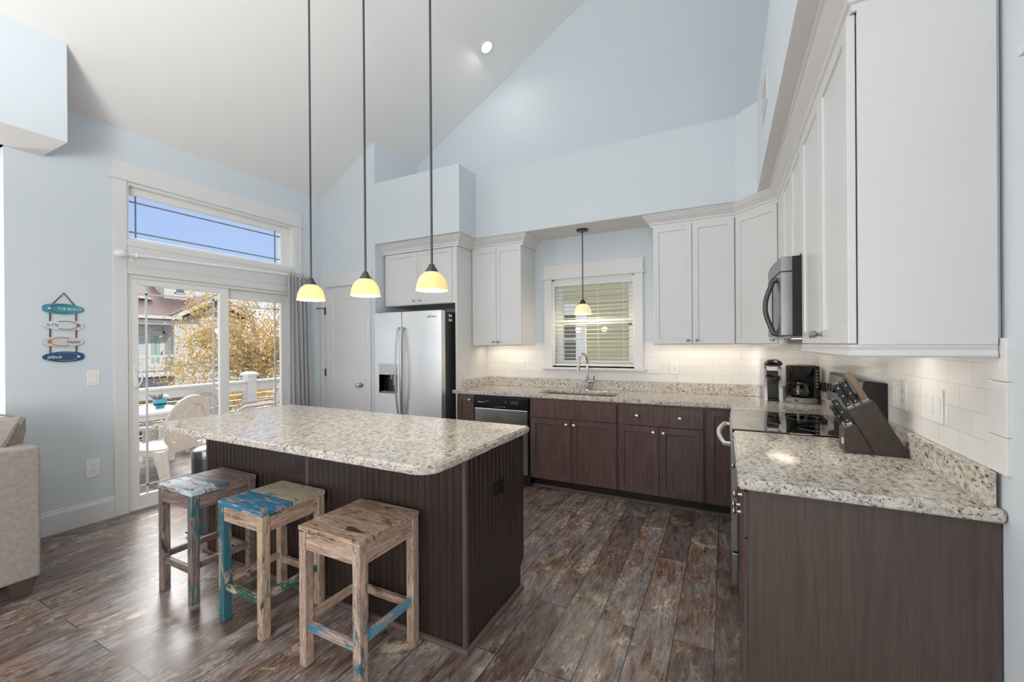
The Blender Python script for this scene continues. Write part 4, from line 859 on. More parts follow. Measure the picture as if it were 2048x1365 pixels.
ca = part('carafe', MB().lathe([(0.045, 0.0), (0.062, 0.006), (0.070, 0.03), (0.068, 0.06), (0.056, 0.09), (0.044, 0.108), (0.0425, 0.108), (0.0545, 0.089), (0.0665, 0.06), (0.0685, 0.03), (0.0605, 0.0075), (0.0, 0.002), (0.0, 0.0), (0.045, 0.0)], (0.530, 3.975, TZ1 + 0.047), 32), CARAFE, dm)
mb = MB(); mb.lathe([(0, 0.128), (0.030, 0.126), (0.047, 0.118), (0.048, 0.104), (0.044, 0.104), (0.0, 0.108)], (0.530, 3.975, TZ1 + 0.045), 28); part('carafe_lid', mb, BLK, ca)
part('carafe_handle', MB().tube([(0.488, 3.955, 1.062), (0.455, 3.935, 1.066), (0.430, 3.925, 1.050), (0.425, 3.922, 1.02), (0.432, 3.925, 0.99), (0.455, 3.935, 0.974), (0.470, 3.945, 0.98)], 0.011, 8), BLK, ca)
mb = MB()
for i in range(6): mb.box(0.4935, 0.5065, 3.9025, 3.9035, 0.985 + i * 0.012, 0.988 + i * 0.012)
part('level_marks', mb, PLASW, ca)
mb = MB(); mb.cyl((0.482, 3.890, TZ1 + 0.026), (0.480, 3.880, TZ1 + 0.027), 0.010, n=14); part('switch', mb, plain('brown_button', (86, 62, 54), 0.4), dm)
mb = MB()
for i in range(6): mb.box(0.628, 0.640, 3.983, 3.986, 1.03 + i * 0.025, 1.042 + i * 0.025, 0.002)
part('water_gauge', mb, GREYP, dm)

# ------------------------------------------------------------------ knife block
BY0, BY1 = 2.243, 2.345
kb = thing('knife_block', (0.55, 2.29, TZ1), 'slanted dark wood knife block on the short granite worktop', 'knife block')
KM = Matrix(((1, 0, 0, 0), (0, 0, 1, 0), (0, 1, 0, 0), (0, 0, 0, 1)))
part('upper_body', MB().prism([(0.557, TZ1), (0.662, TZ1), (0.664, 0.925), (0.551, 1.139), (0.463, 1.094)], BY0, BY1, M=KM, b=0.0025), BLOCKW, kb)
part('lower_body', MB().prism([(0.453, TZ1), (0.5555, TZ1), (0.4905, 1.036), (0.484, 1.034), (0.453, 1.014)], BY0, BY1, M=KM, b=0.0025), BLOCKW, kb)
part('maker_label', MB().box(0.4505, 0.4532, BY0 + 0.015, BY0 + 0.045, 0.945, 0.970), plain('pale_sticker', (200, 200, 198), 0.4), kb)
ax = (Vector((0.463, 0, 1.094)) - Vector((0.557, 0, TZ1))).normalized()   # handle direction, up and out of the block
def knife(base, length, wid, thick, label, group, mat, rivets=0, flare=False):
    up = ax; sd = Vector((0, 1, 0)); fw = up.cross(sd)
    M = Matrix(((fw.x, sd.x, up.x, base[0]), (fw.y, sd.y, up.y, base[1]), (fw.z, sd.z, up.z, base[2]), (0, 0, 0, 1)))
    c = thing('kitchen_knife', base, label, 'knife', group)
    mb = MB(); mb.box(-wid * 0.42, wid * 0.42, -thick * 0.30, thick * 0.30, -0.045, 0.012, M=M); part('bolster', mb, CHROME, c)
    pr = [(-wid * .45, 0.010), (wid * .45, 0.010), (wid * .40, length * .35), (wid * .44, length * .7), (wid * (.62 if not flare else .5), length * .96), (wid * .40, length), (-wid * .35, length), (-wid * .5, length * .9), (-wid * .40, length * .5)]
    h = MB(); h.prism([(a, b) for a, b in pr], -thick / 2, thick / 2, M=M @ Matrix(((1, 0, 0, 0), (0, 0, 1, 0), (0, 1, 0, 0), (0, 0, 0, 1))), b=0.003, seg=2); hd = part('handle', h, mat, c)
    for i in range(rivets):
        z = length * (0.18 + 0.32 * i)
        for s_ in (-1, 1):
            r_ = MB(); r_.lathe([(0, 0), (0.0035, 0), (0.003, 0.0012), (0, 0.0014)], n=12, M=M @ Matrix.Translation((0, s_ * thick / 2, z)) @ Matrix.Rotation(R(-90 * s_), 4, 'X')); part('rivet', r_, CHROME, hd)
    if not flare:
        r_ = MB(); r_.box(-wid * .36, wid * .36, -thick * .14, thick * .14, length * .985, length * 1.006, M=M); part('tang_cap', r_, CHROME, hd)
    return c
T = lambda f, y: (0.463 + f * 0.088, y, 1.094 + f * 0.045)
for f, y, w in ((0.16, 2.265, 'front upper slot of the block, camera side'), (0.16, 2.292, 'front upper slot of the block, stove side'), (0.45, 2.267, 'second upper slot of the block, camera side'), (0.45, 2.294, 'second upper slot of the block, stove side'), (0.58, 2.322, 'third upper slot of the block, beside the taupe handle')):
    knife(T(f, y), 0.114, 0.020, 0.015, 'black riveted knife in the ' + w, 'knives in the upper slots of the block', BLK, 3)
knife(T(0.80, 2.278), 0.132, 0.030, 0.022, 'thick taupe-handled sharpener in the rearmost slot of the knife block', None, TAUPE, 0, True)
knife((0.474, 2.262, 1.030), 0.120, 0.024, 0.017, 'riveted black knife handle in the lower slot of the knife block', None, BLK, 3)
for y, w in ((2.290, 'nearest the camera'), (2.308, 'middle of the three'), (2.326, 'nearest the stove')): knife((0.462, y, 1.022), 0.088, 0.015, 0.011, 'small black steak knife low on the front of the block, ' + w, 'steak knives in the block', BLK, 2)

# ------------------------------------------------------------------ flip-flop wall sign
sg = thing('flip_flop_sign', (XL, 1.28, 1.28), 'hanging sign of four flip-flop shaped boards reading the beach is my happy place', 'sign')
ROPE = plain('brown_rope', (112, 84, 66), 0.85, bump=0.5, bscale=600)
mb = MB(); mb.tube([(XL + 0.006, 1.222, 1.712), (XL + 0.012, 1.279, 1.797), (XL + 0.006, 1.345, 1.700)], 0.0045, 7)
for y in (1.207, 1.347):
    for a, b in ((1.640, 1.590), (1.525, 1.470), (1.390, 1.355)): mb.cyl((XL + 0.008, y, a + 0.01), (XL + 0.008, y, b - 0.01), 0.0045, n=7)
part('rope', mb, ROPE, sg)
def flip(zc, toe, colr, strapc, txt, tc, size, tcol, shear, orn, tilt=0):
    pts = []
    for i in range(40):
        a = 2 * math.pi * i / 40; u = math.cos(a); v = math.sin(a)
        wv = 0.0365 + 0.0085 * u + 0.0045 * math.cos(2.6 * u + 0.6)
        pts.append((0.112 * u * (1 if abs(u) < .98 else 1), wv * math.copysign(abs(v) ** 0.58, v)))
    pts = [(toe * p, q) for p, q in pts]
    M = LM @ Matrix.Translation((1.279, zc, 0.004)); mb = MB(); mb.prism(pts, 0, 0.009, M=M, b=0.0015)
    b = part('board', mb, plain('board_paint', colr, 0.45), sg, {'THE BEACH': 'teal flip-flop board reading the beach', 'Is My': 'white flip-flop board with red starfish', 'happy': 'cream flip-flop board with orange starfish', 'place': 'navy flip-flop board with white heart'}[txt])
    tx = toe * 0.078; r_ = MB()
    for s_ in (-1, 1): r_.tube(bez((tx, 0.0, 0.012), (tx - toe * 0.02, s_ * 0.042, 0.018), (-toe * 0.03, s_ * 0.026, 0.012), 12), 0.0022, 6, M=M)
    part('strap', r_, plain('strap_cord', strapc, 0.7), b)
    o = MB()
    if orn == 'heart':
        o.prism([(tx + 0.009 * (16 * math.sin(t) ** 3) / 16, 0.009 * (13 * math.cos(t) - 5 * math.cos(2 * t) - 2 * math.cos(3 * t) - math.cos(4 * t)) / 16) for t in [i * math.pi / 14 for i in range(28)]], 0.012, 0.016, M=M); om = PLASW
    else:
        o.prism([(tx + (0.016 if i % 2 == 0 else 0.006) * math.cos(R(20 + i * 36)), (0.016 if i % 2 == 0 else 0.006) * math.sin(R(20 + i * 36))) for i in range(10)], 0.012, 0.017, M=M); om = plain('starfish', (158, 82, 58) if orn == 'red' else (176, 110, 62), 0.6)
    part('ornament', o, om, b)
    words(txt, LM @ Matrix.Translation((1.279 + tc, zc, 0.0135)), size, plain('letter_paint', tcol, 0.5), b, shear)
flip(1.677, -1, (58, 140, 156), (98, 82, 70), 'THE BEACH', 0.032, 0.025, (214, 224, 224), 0.0, 'heart')
flip(1.554, 1, (204, 210, 216), (120, 88, 70), 'Is My', -0.058, 0.030, (48, 78, 120), 0.0, 'red')
flip(1.430, -1, (202, 200, 200), (150, 104, 74), 'happy', 0.050, 0.032, (36, 66, 112), 0.35, 'orange')
flip(1.316, 1, (24, 78, 118), (150, 140, 130), 'place', -0.052, 0.036, (220, 226, 230), 0.35, 'heart')

# ------------------------------------------------------------------ sofa
so = thing('sofa', (-4.4, 0.4, 0), 'taupe woven sofa with square arm cut off by the left edge', 'sofa')
part('arm', MB().box(-3.640, -3.450, -0.10, 0.895, 0.10, 0.830, 0.014, 3), SOFA, so)
part('arm', MB().box(-5.60, -5.41, -0.10, 0.895, 0.10, 0.830, 0.014, 3), SOFA, so)
part('back', MB().box(-5.41, -3.642, 0.70, 0.893, 0.10, 0.828, 0.014, 3), SOFA, so)
part('seat', MB().box(-5.41, -3.642, -0.08, 0.698, 0.10, 0.30, 0.012, 3), SOFA, so)
for x0 in (-5.40, -4.52): part('seat_cushion', MB().box(x0, x0 + 0.87, -0.09, 0.62, 0.302, 0.47, 0.04, 4), SOFA, so)
for x, y in ((-3.53, 0.83), (-3.53, -0.03), (-5.52, 0.83), (-5.52, -0.03)): part('leg', MB().taper((x, y, 0), (0.036, 0.036), (x, y, 0.105), (0.055, 0.055), 0.004), plain('taupe_leg', (84, 74, 66), 0.5), so)
def pillow(c, w, h, d, tilt, rot):
    t = bmesh.new(); bmesh.ops.create_cube(t, size=1); bmesh.ops.subdivide_edges(t, edges=t.edges[:], cuts=7, use_grid_fill=True)
    for v in t.verts:
        x, y, z = v.co * 2; k = (1 - abs(x) ** 3.2) * (1 - abs(z) ** 3.2); pinch = 1 - 0.06 * (1 - abs(x * z)) * 0
        v.co = Vector((x * w / 2 * (1 - .05 * (1 - z * z)), y * d / 2 * (0.10 + 0.9 * max(0, k) ** 0.5), z * h / 2 * (1 - .05 * (1 - x * x))))
    mb = MB(); mb._add(t, Matrix.Translation(c) @ Matrix.Rotation(rot, 4, 'Z') @ Matrix.Rotation(tilt, 4, 'X')); mb.smooth = True; return mb
cu = thing('sofa_cushion', (-3.87, 0.60, 0.47), 'plump piped taupe cushion leaning on the sofa back', 'cushion')
part('cover', pillow((-3.86, 0.72, 0.75), 0.56, 0.52, 0.24, R(-24), R(8)), SOFA, cu)
e = MB(); Mx = Matrix.Translation((-3.86, 0.72, 0.75)) @ Matrix.Rotation(R(8), 4, 'Z') @ Matrix.Rotation(R(-24), 4, 'X')
def sq(t, w=0.28, h=0.26): return (math.copysign(abs(math.cos(t)) ** 0.22, math.cos(t)) * w, 0, math.copysign(abs(math.sin(t)) ** 0.22, math.sin(t)) * h)
e.tube([Mx @ Vector(sq(i * 2 * math.pi / 64)) for i in range(64)], 0.006, 6, closed=True); part('piping', e, plain('dark_piping', (112, 104, 98), 0.8), cu)

# trash can beyond the island
tcn = thing('trash_can', (-3.50, 1.83, 0), 'round stainless step trash can standing past the island end', 'trash can')
part('body', MB().lathe([(0, 0), (0.148, 0), (0.15, 0.02), (0.15, 0.555), (0, 0.555)], (-3.50, 1.83, 0), 36), plain('dark_steel', (128, 134, 140), 0.25, 0.9), tcn)
part('lid', MB().lathe([(0.153, 0.0), (0.155, 0.03), (0.147, 0.055), (0.11, 0.078), (0.05, 0.088), (0, 0.09)], (-3.50, 1.83, 0.555), 36), CHROME, tcn)
part('pedal', MB().box(-3.53, -3.47, 1.635, 1.70, 0.02, 0.032, 0.004), BLK, tcn)

# ------------------------------------------------------------------ outdoors: deck
def siding(name, rgb, dz, order='YZ0', rough=0.6):
    m = Mat(name).set(rough=rough); mp = m.n('ShaderNodeMapping'); m.l(swizzle(m, order), mp.inputs[0])
    br = m.n('ShaderNodeTexBrick'); m.l(mp.outputs[0], br.inputs['Vector']); br.offset = 0.5
    c = lin(*rgb); c2 = tuple(x * 0.93 for x in c[:3]) + (1,); c3 = tuple(x * 0.62 for x in c[:3]) + (1,)
    for k, v in (('Color1', c), ('Color2', c2), ('Mortar', c3), ('Scale', 1.0), ('Mortar Size', dz[2]), ('Mortar Smooth', 0.2), ('Brick Width', dz[1]), ('Row Height', dz[0])): br.inputs[k].default_value = v
    m.base(br.outputs['Color']); m.bump(m.math('SUBTRACT', 1.0, br.outputs['Fac']), 0.5, 0.01); return m.m
def deck_mat():
    m = Mat('weathered_deck_boards').set(rough=0.6); n = m.noise(m.coord(scale=(16, 1.2, 1)), 2.0, 5, 0.65)
    c = m.ramp(n, [(0.3, lin(96, 74, 66)), (0.7, lin(150, 124, 112))])
    mp = m.n('ShaderNodeMapping'); m.l(swizzle(m, 'YX0'), mp.inputs[0]); br = m.n('ShaderNodeTexBrick'); m.l(mp.outputs[0], br.inputs['Vector'])
    for k, v in (('Color1', (1, 1, 1, 1)), ('Color2', (0.8, 0.8, 0.8, 1)), ('Mortar', (0.08, 0.07, 0.06, 1)), ('Scale', 1.0), ('Mortar Size', 0.004), ('Brick Width', 4.0), ('Row Height', 0.14)): br.inputs[k].default_value = v
    m.base(m.mix(1.0, c, br.outputs['Color'], 'MULTIPLY')); return m.m
DZ = -0.12
struct('floor_deck', MB().box(-7.18, -4.59, 1.12, 8.0, DZ - 0.05, DZ), deck_mat())
def ground_mat():
    m = Mat('dry_lawn').set(rough=0.9); n = m.noise(m.coord(), 3, 6, 0.7); m.base(m.ramp(n, [(0.3, lin(78, 76, 50)), (0.7, lin(128, 118, 84))])); return m.m
struct('ground', MB().box(-60, 30, -30, 60, -1.1, -1.0), ground_mat())
OUTW = plain('white_exterior_paint', (216, 215, 212), 0.5)
rl_ = thing('deck_railing', (-7.05, 3.0, DZ), 'white deck railing with square capped post outside the sliding glass door', 'railing')
mb = MB(); mb.box(-7.13, -6.97, 1.14, 8.0, 0.792, 0.822, 0.004); part('top_rail', mb, OUTW, rl_)
part('rail_board', MB().box(-7.075, -7.035, 1.14, 8.0, 0.655, 0.792, 0.003), OUTW, rl_)
part('bottom_rail', MB().box(-7.075, -7.035, 1.14, 8.0, -0.05, 0.02, 0.003), OUTW, rl_)
mb = MB()
for i in range(7): mb.cyl((-7.055, 1.14, 0.09 + i * 0.085), (-7.055, 8.0, 0.09 + i * 0.085), 0.003, n=5)
part('cables', mb, CHROME, rl_)
for y in (1.75, 4.22, 6.6):
    mb = MB(); mb.box(-7.13, -6.98, y - 0.075, y + 0.075, DZ - 0.9, 0.90, 0.004); p_ = part('post', mb, OUTW, rl_)
    mb = MB(); mb.box(-7.16, -6.95, y - 0.105, y + 0.105, 0.90, 0.935, 0.006); mb.taper((-7.055, y, 0.935), (0.09, 0.09), (-7.055, y, 0.965), (0.045, 0.045)); part('post_cap', mb, OUTW, p_)
tb = thing('patio_table', (-6.35, 2.05, DZ), 'white plastic patio table on the deck beyond the glass door', 'table')
rr = lambda x0, x1, y0, y1, r: arc(x0 + r, y0 + r, r, 180, 270, 5) + arc(x1 - r, y0 + r, r, 270, 360, 5) + arc(x1 - r, y1 - r, r, 0, 90, 5) + arc(x0 + r, y1 - r, r, 90, 180, 5)
TW = plain('white_patio_plastic', (214, 212, 208), 0.4)
part('tabletop', MB().prism(rr(-6.78, -5.93, 1.30, 2.86, 0.16), 0.590, 0.622, b=0.006), TW, tb)
part('apron', MB().prism(rr(-6.72, -5.99, 1.36, 2.80, 0.12), 0.525, 0.592), TW, tb)
for x, y in ((-6.62, 1.5), (-6.09, 1.5), (-6.62, 2.66), (-6.09, 2.66)): part('leg', MB().taper((x + (0.03 if x > -6.3 else -0.03), y, DZ), (0.03, 0.03), (x, y, 0.53), (0.05, 0.05), 0.006), TW, tb)
PC = plain('cream_patio_plastic', (192, 181, 168), 0.42)
def patio_chair(label):
    """faces local -Y; origin at floor centre"""
    c = thing('patio_chair', (0, 0, 0), label, 'chair', 'white plastic patio chairs')
    mb = MB(); mb.prism(rr(-0.25, 0.25, -0.25, 0.20, 0.08), 0.405, 0.425, b=0.008); mb.prism(rr(-0.24, 0.24, -0.24, 0.19, 0.07), 0.36, 0.407); part('seat', mb, PC, c)
    BM_ = Matrix.Translation((0, 0.215, 0.42)) @ Matrix.Rotation(R(-13), 4, 'X') @ Matrix(((1, 0, 0, 0), (0, 0, -1, 0), (0, 1, 0, 0), (0, 0, 0, 1)))
    oval = lambda a, b, cz_, n=40: [(a * math.copysign(abs(math.cos(t)) ** 0.9, math.cos(t)), cz_ + b * math.copysign(abs(math.sin(t)) ** 0.9, math.sin(t))) for t in [i * 2 * math.pi / n for i in range(n)]]
    fr_ = MB(); fr_.prism(oval(0.275, 0.275, 0.245), -0.012, 0.014, holes=[oval(0.215, 0.205, 0.225)], M=BM_, b=0.004); fr_.prism([(-0.20, -0.06), (0.20, -0.06), (0.17, 0.05), (-0.17, 0.05)], -0.010, 0.012, M=BM_); bk_ = part('backrest', fr_, PC, c)
    la = MB()
    for i in range(-8, 9):
        u = i * 0.024; hh = 0.205 * math.sqrt(max(0, 1 - (u / 0.216) ** 2))
        if hh > .02: la.box(u - 0.0055, u + 0.0055, 0.225 - hh, 0.225 + hh, -0.005, 0.005, M=BM_)
    for i in range(-8, 9):
        v = i * 0.0235; hw = 0.215 * math.sqrt(max(0, 1 - (v / 0.206) ** 2))
        if hw > .02: la.box(-hw, hw, 0.225 + v - 0.0045, 0.225 + v + 0.0045, -0.003, 0.003, M=BM_)
    la.prism([(-0.05, 0.30), (0, 0.275), (0.05, 0.30), (0, 0.325)], -0.007, 0.007, M=BM_)
    part('lattice', la, PC, bk_)
    for s_ in (-1, 1):
        part('leg', MB().taper((s_ * 0.265, -0.255, 0), (0.022, 0.028), (s_ * 0.235, -0.215, 0.41), (0.042, 0.045), 0.006), PC, c)
        part('leg', MB().taper((s_ * 0.255, 0.275, 0), (0.022, 0.028), (s_ * 0.225, 0.175, 0.41), (0.042, 0.045), 0.006), PC, c)
        a = MB(); a.tube([(s_ * 0.262, 0.262, 0.655), (s_ * 0.285, 0.15, 0.645), (s_ * 0.29, 0.0, 0.635), (s_ * 0.288, -0.14, 0.625), (s_ * 0.28, -0.22, 0.595), (s_ * 0.27, -0.245, 0.52), (s_ * 0.25, -0.235, 0.40)], [0.020, 0.024, 0.026, 0.026, 0.024, 0.022, 0.022], 8, flat=0.55); part('armrest', a, PC, c)
    return c
def put(c, x, y, face): c.location = (x, y, DZ); c.rotation_euler = (0, 0, math.atan2(face[1], face[0]) + math.pi / 2)
ch = patio_chair('white plastic patio chair with its lattice back to the glass door')
c2_ = dup(ch, (0, 0, 0), 'white plastic patio chair at far side of the table, behind the blue pot'); c3_ = dup(ch, (0, 0, 0), 'white plastic patio chair standing under the railing post')
put(ch, -5.44, 2.31, (-0.90, -0.44)); ch.scale = (1.06,) * 3; put(c2_, -6.62, 3.12, (0.25, -0.97)); put(c3_, -6.42, 3.93, (-0.45, -0.89))
pot = thing('flower_pot', (-6.30, 2.66, 0.622), 'small turquoise pot with dry stems and shell on the patio table', 'pot')
part('bowl', MB().lathe([(0.042, 0), (0.060, 0.04), (0.076, 0.115), (0.080, 0.118), (0.072, 0.112), (0.055, 0.05), (0, 0.04), (0, 0), (0.042, 0)], (-6.30, 2.66, 0.622), 28), plain('turquoise_glaze', (42, 154, 180), 0.3), pot)
part('soil', MB().cyl((-6.30, 2.66, 0.66), (-6.30, 2.66, 0.725), 0.066), plain('dark_soil', (70, 58, 48), 0.9), pot)
mb = MB()
for i in range(9):
    a = i * 2.4; mb.tube([(-6.30 + 0.02 * math.cos(a), 2.64 + 0.02 * math.sin(a), 0.72), (-6.30 + 0.05 * math.cos(a), 2.62 + 0.06 * math.sin(a), 0.77 + 0.012 * (i % 3)), (-6.30 + 0.07 * math.cos(a), 2.60 + 0.09 * math.sin(a), 0.775 + 0.014 * (i % 4))], [0.006, 0.008, 0.002], 5)
part('dry_stems', mb, plain('dry_stem', (142, 122, 110), 0.8), pot)
mb = MB(); mb.sphere((-6.29, 2.71, 0.755), 0.036, (0.7, 1.2, 0.9)); part('shell', mb, plain('white_shell', (226, 220, 212), 0.5), pot)

# ------------------------------------------------------------------ trees and shrubs
def leafmat(name, stops, sc):
    m = Mat(name); m.t.nodes.remove(m.b); n = m.noise(m.coord(), sc, 4, 0.75); c = m.ramp(n, stops)
    d = m.n('ShaderNodeBsdfDiffuse'); tl = m.n('ShaderNodeBsdfTranslucent'); x = m.n('ShaderNodeMixShader'); x.inputs[0].default_value = 0.25
    m.l(c, d.inputs[0]); m.l(c, tl.inputs[0]); m.l(d.outputs[0], x.inputs[1]); m.l(tl.outputs[0], x.inputs[2]); m.l(x.outputs[0], m.out.inputs[0]); return m.m
AUT = leafmat('autumn_leaves', [(0.28, lin(112, 118, 74)), (0.40, lin(150, 142, 84)), (0.50, lin(206, 180, 116)), (0.60, lin(196, 142, 98)), (0.72, lin(122, 120, 72))], 5.0)
SHR = leafmat('bronze_green_leaves', [(0.3, lin(88, 84, 50)), (0.5, lin(138, 118, 74)), (0.7, lin(160, 112, 80))], 6)
BARK = plain('grey_bark', (150, 138, 126), 0.85)
def leaves(rng, pts, size):
    t = bmesh.new()
    for p in pts:
        q = Matrix.Rotation(rng.uniform(0, 6.3), 4, 'Z') @ Matrix.Rotation(rng.uniform(-1.3, 1.3), 4, 'X') @ Matrix.Rotation(rng.uniform(0, 6.3), 4, 'Y'); s_ = size * rng.uniform(0.6, 1.3)
        vs = [t.verts.new(Vector(p) + q @ Vector(v) * s_) for v in ((0, -.6, 0), (.34, 0, .08), (0, .6, 0), (-.34, 0, .08))]; t.faces.new(vs)
    mb = MB(); mb._add(t); return mb
rng = random.Random(11)
tree = thing('autumn_tree', (-11.6, 7.2, -1.0), 'autumn tree with yellow and orange leaves outside the sliding glass door', 'tree')
br_ = MB(); br_.tube([(-11.6, 7.2, -1.05), (-11.58, 7.15, 0.2), (-11.6, 7.25, 1.0)], [0.09, 0.075, 0.06], 8); lp = []
tips = []
for i in range(46):
    a = rng.uniform(0, 6.283); el = rng.uniform(0.0, 1.25); L = rng.uniform(1.2, 2.1)
    st_ = Vector((-11.6, 7.2, rng.uniform(-0.1, 1.3))); dr = Vector((math.cos(a) * math.cos(el), math.sin(a) * math.cos(el) * 1.05, math.sin(el)))
    md = st_ + dr * L * 0.5 + Vector((rng.uniform(-.15, .15), rng.uniform(-.15, .15), rng.uniform(0, .2))); en = st_ + dr * L
    if en.z > 3.25: en.z = 3.25
    br_.tube([st_, md, en], [0.022, 0.012, 0.004], 5); tips.append((st_, md, en))
    for k in range(175):
        f = rng.uniform(0.3, 1.06); b0 = st_.lerp(md, f * 2) if f < .5 else md.lerp(en, (f - .5) * 2); sp_ = 0.10 + 0.14 * f
        lp.append((b0.x + rng.gauss(0, sp_), b0.y + rng.gauss(0, sp_), b0.z + rng.gauss(0, sp_)))
for yy, zz, nn in ((5.05, 0.55, 60), (5.3, 0.95, 70), (5.45, 1.5, 80), (5.25, 1.95, 40), (5.7, 1.1, 110), (5.8, 1.75, 120), (5.6, 0.45, 90), (4.75, 0.9, 22), (5.85, 2.4, 60)):
    br_.tube([(-11.6, 7.1, zz - 0.1), (-11.6, 6.4, zz + 0.1), (-11.6, yy, zz)], [0.022, 0.012, 0.004], 5)
    lp += [(-11.6 + rng.gauss(0, .15), yy + rng.gauss(0, .16), zz + rng.gauss(0, .13)) for _ in range(nn)]
for _ in range(26):
    c0 = (-11.6 + rng.gauss(0, .5), rng.uniform(5.7, 8.6), rng.uniform(0.2, 3.1)); lp += [(c0[0] + rng.gauss(0, .2), c0[1] + rng.gauss(0, .2), c0[2] + rng.gauss(0, .17)) for _ in range(150)]
lp = [p for p in lp if p[2] < 3.4]
part('trunk', br_, BARK, tree); part('foliage', leaves(rng, lp, 0.066), AUT, tree)
def shrub(x, y, z0, rx, ry, h, n, label, mat, sz=0.06):
    c = thing('shrub', (x, y, -1.0), label, 'shrub', 'shrubs beyond the deck railing'); b = MB()
    for i in range(7): a = i * 0.9; b.tube([(x, y, -1.02), (x + rx * .4 * math.cos(a), y + ry * .4 * math.sin(a), z0), (x + rx * .8 * math.cos(a), y + ry * .8 * math.sin(a), z0 + h * .6)], [0.02, 0.012, 0.004], 5)
    part('stems', b, BARK, c); ps = []
    for _ in range(n):
        u = Vector((rng.gauss(0, 1), rng.gauss(0, 1), rng.gauss(0, 1))).normalized() * rng.uniform(0.45, 1.0) ** 0.5
        ps.append((x + u.x * rx, y + u.y * ry, z0 + (u.z * 0.5 + 0.5) * h))
    part('foliage', leaves(rng, ps, sz), mat, c)
shrub(-8.7, 2.85, -0.9, 0.6, 0.85, 1.72, 5000, 'bronze shrub beyond the railing, behind the patio table and pot', SHR)
shrub(-8.9, 5.15, -0.9, 0.7, 1.4, 1.55, 6500, 'yellow-green shrub beyond the railing, behind the railing post', AUT)
shrub(-12.5, 3.7, -0.9, 0.5, 0.9, 1.55, 1400, 'bronze shrub in front of the neighbouring porch', SHR)

# ------------------------------------------------------------------ neighbouring house across the yard
HX = -23.2; kz = lambda z: 1.385 + (z - 1.385) * 1.45; ky = lambda y: y * 1.45
SHK = siding('white_shingle_siding', (222, 217, 208), (0.16, 0.22, 0.006)); GRYS = siding('grey_lap_siding', (204, 208, 214), (0.14, 6.0, 0.008)); BLB = siding('blue_board_siding', (96, 112, 128), (6.0, 0.35, 0.012)); BLBd = plain('porch_skirt_board', (108, 112, 124), 0.6)
ROOFM = siding('brown_shingle_roof', (124, 102, 90), (0.16, 0.3, 0.008), 'YX0', 0.8)
hs = thing('neighbour_house', (HX, 10.4, -1.0), 'white shingled neighbouring house with brown roof and grey porch', 'house')
e_z, p_top, p_fl = kz(2.30), kz(2.10), kz(0.52); wy = ky(7.22)
part('wall', MB().box(HX - 4.0, HX, wy + 0.02, 13.63, -1.0, kz(2.38)), SHK, hs)
g_pk = (12.05, kz(2.37) + (12.05 - wy) * 0.60)
mb = MB(); mb.prism([(wy, kz(2.37)), (2 * 12.05 - wy, kz(2.37)), g_pk], -HX - 0.0, -HX + 4.0, M=lf); part('gable', mb, BLB, hs)
part('gable_band', MB().box(HX - 0.02, HX + 0.04, wy, 13.65, kz(2.29), kz(2.40)), OUTW, hs)
mb = MB(); 
for s_ in (-1, 1):
    y0_ = 12.05 + s_ * (12.05 - wy + 0.35); z0_ = kz(2.37) - 0.35 * 0.6
    mb.prism([(y0_, z0_), (12.05, g_pk[1]), (12.05, g_pk[1] + 0.22), (y0_, z0_ + 0.22)], -HX - 0.45, -HX - 0.30, M=lf)
part('rake_board', mb, OUTW, hs)
mb = MB()
for s_ in (-1, 1):
    y0_ = 12.05 + s_ * (12.05 - wy + 0.40); z0_ = kz(2.37) - 0.40 * 0.6 + 0.22
    mb.prism([(y0_, z0_), (12.05, g_pk[1] + 0.22), (12.05, g_pk[1] + 0.30), (y0_, z0_ + 0.08)], -HX - 0.46, -HX + 6.0, M=lf)
part('gable_roof', mb, ROOFM, hs)
RM_ = Matrix(((1, 0, 0, 0), (0, 0, 1, 0), (0, 1, 0, 0), (0, 0, 0, 1)))
mb = MB(); mb.prism([(HX + 0.35, kz(2.36)), (HX - 6.0, kz(2.36) + 6.35 * 0.55), (HX - 6.0, kz(2.36) + 6.35 * 0.55 - 0.12), (HX + 0.35, kz(2.36) - 0.05)], 2.0, wy + 0.9, M=RM_); part('porch_roof', mb, ROOFM, hs)
mb = MB(); mb.box(HX + 0.30, HX + 0.42, 2.0, wy + 0.05, kz(2.27), kz(2.36)); mb.box(HX - 0.12, HX + 0.12, 2.0, wy + 0.05, p_top, kz(2.24)); part('eave_beam', mb, OUTW, hs)
mb = MB(); mb.box(HX - 0.05, HX + 0.08, wy - 0.12, wy + 0.14, -1.0, p_top); part('corner_board', mb, OUTW, hs)
mb = MB(); mb.tube([(HX + 0.34, wy - 0.1, kz(2.27)), (HX + 0.12, wy + 0.02, kz(2.17)), (HX + 0.12, wy + 0.02, -0.9)], 0.04, 8); part('downspout', mb, OUTW, hs)
part('porch_wall', MB().box(HX - 1.2, HX - 1.1, 2.0, wy + 0.02, -1.0, p_top + 0.3), GRYS, hs)
part('porch_side_wall', MB().box(HX - 1.1, HX - 0.06, wy - 0.02, wy + 0.02, -1.0, p_top + 0.2), siding('grey_lap_siding_side', (198, 202, 208), (0.14, 6.0, 0.008), 'XZ0'), hs)
part('porch_ceiling', MB().box(HX - 1.1, HX - 0.1, 2.0, wy, p_top + 0.02, p_top + 0.06), OUTW, hs)
part('porch_floor', MB().box(HX - 1.1, HX + 0.1, 2.0, wy, p_fl - 0.10, p_fl + 0.02), OUTW, hs)
mb = MB(); mb.box(HX - 0.04, HX + 0.04, 2.0, wy, kz(1.066), kz(1.129)); mb.box(HX - 0.04, HX + 0.04, 2.0, wy, p_fl - 0.05, p_fl + 0.10)
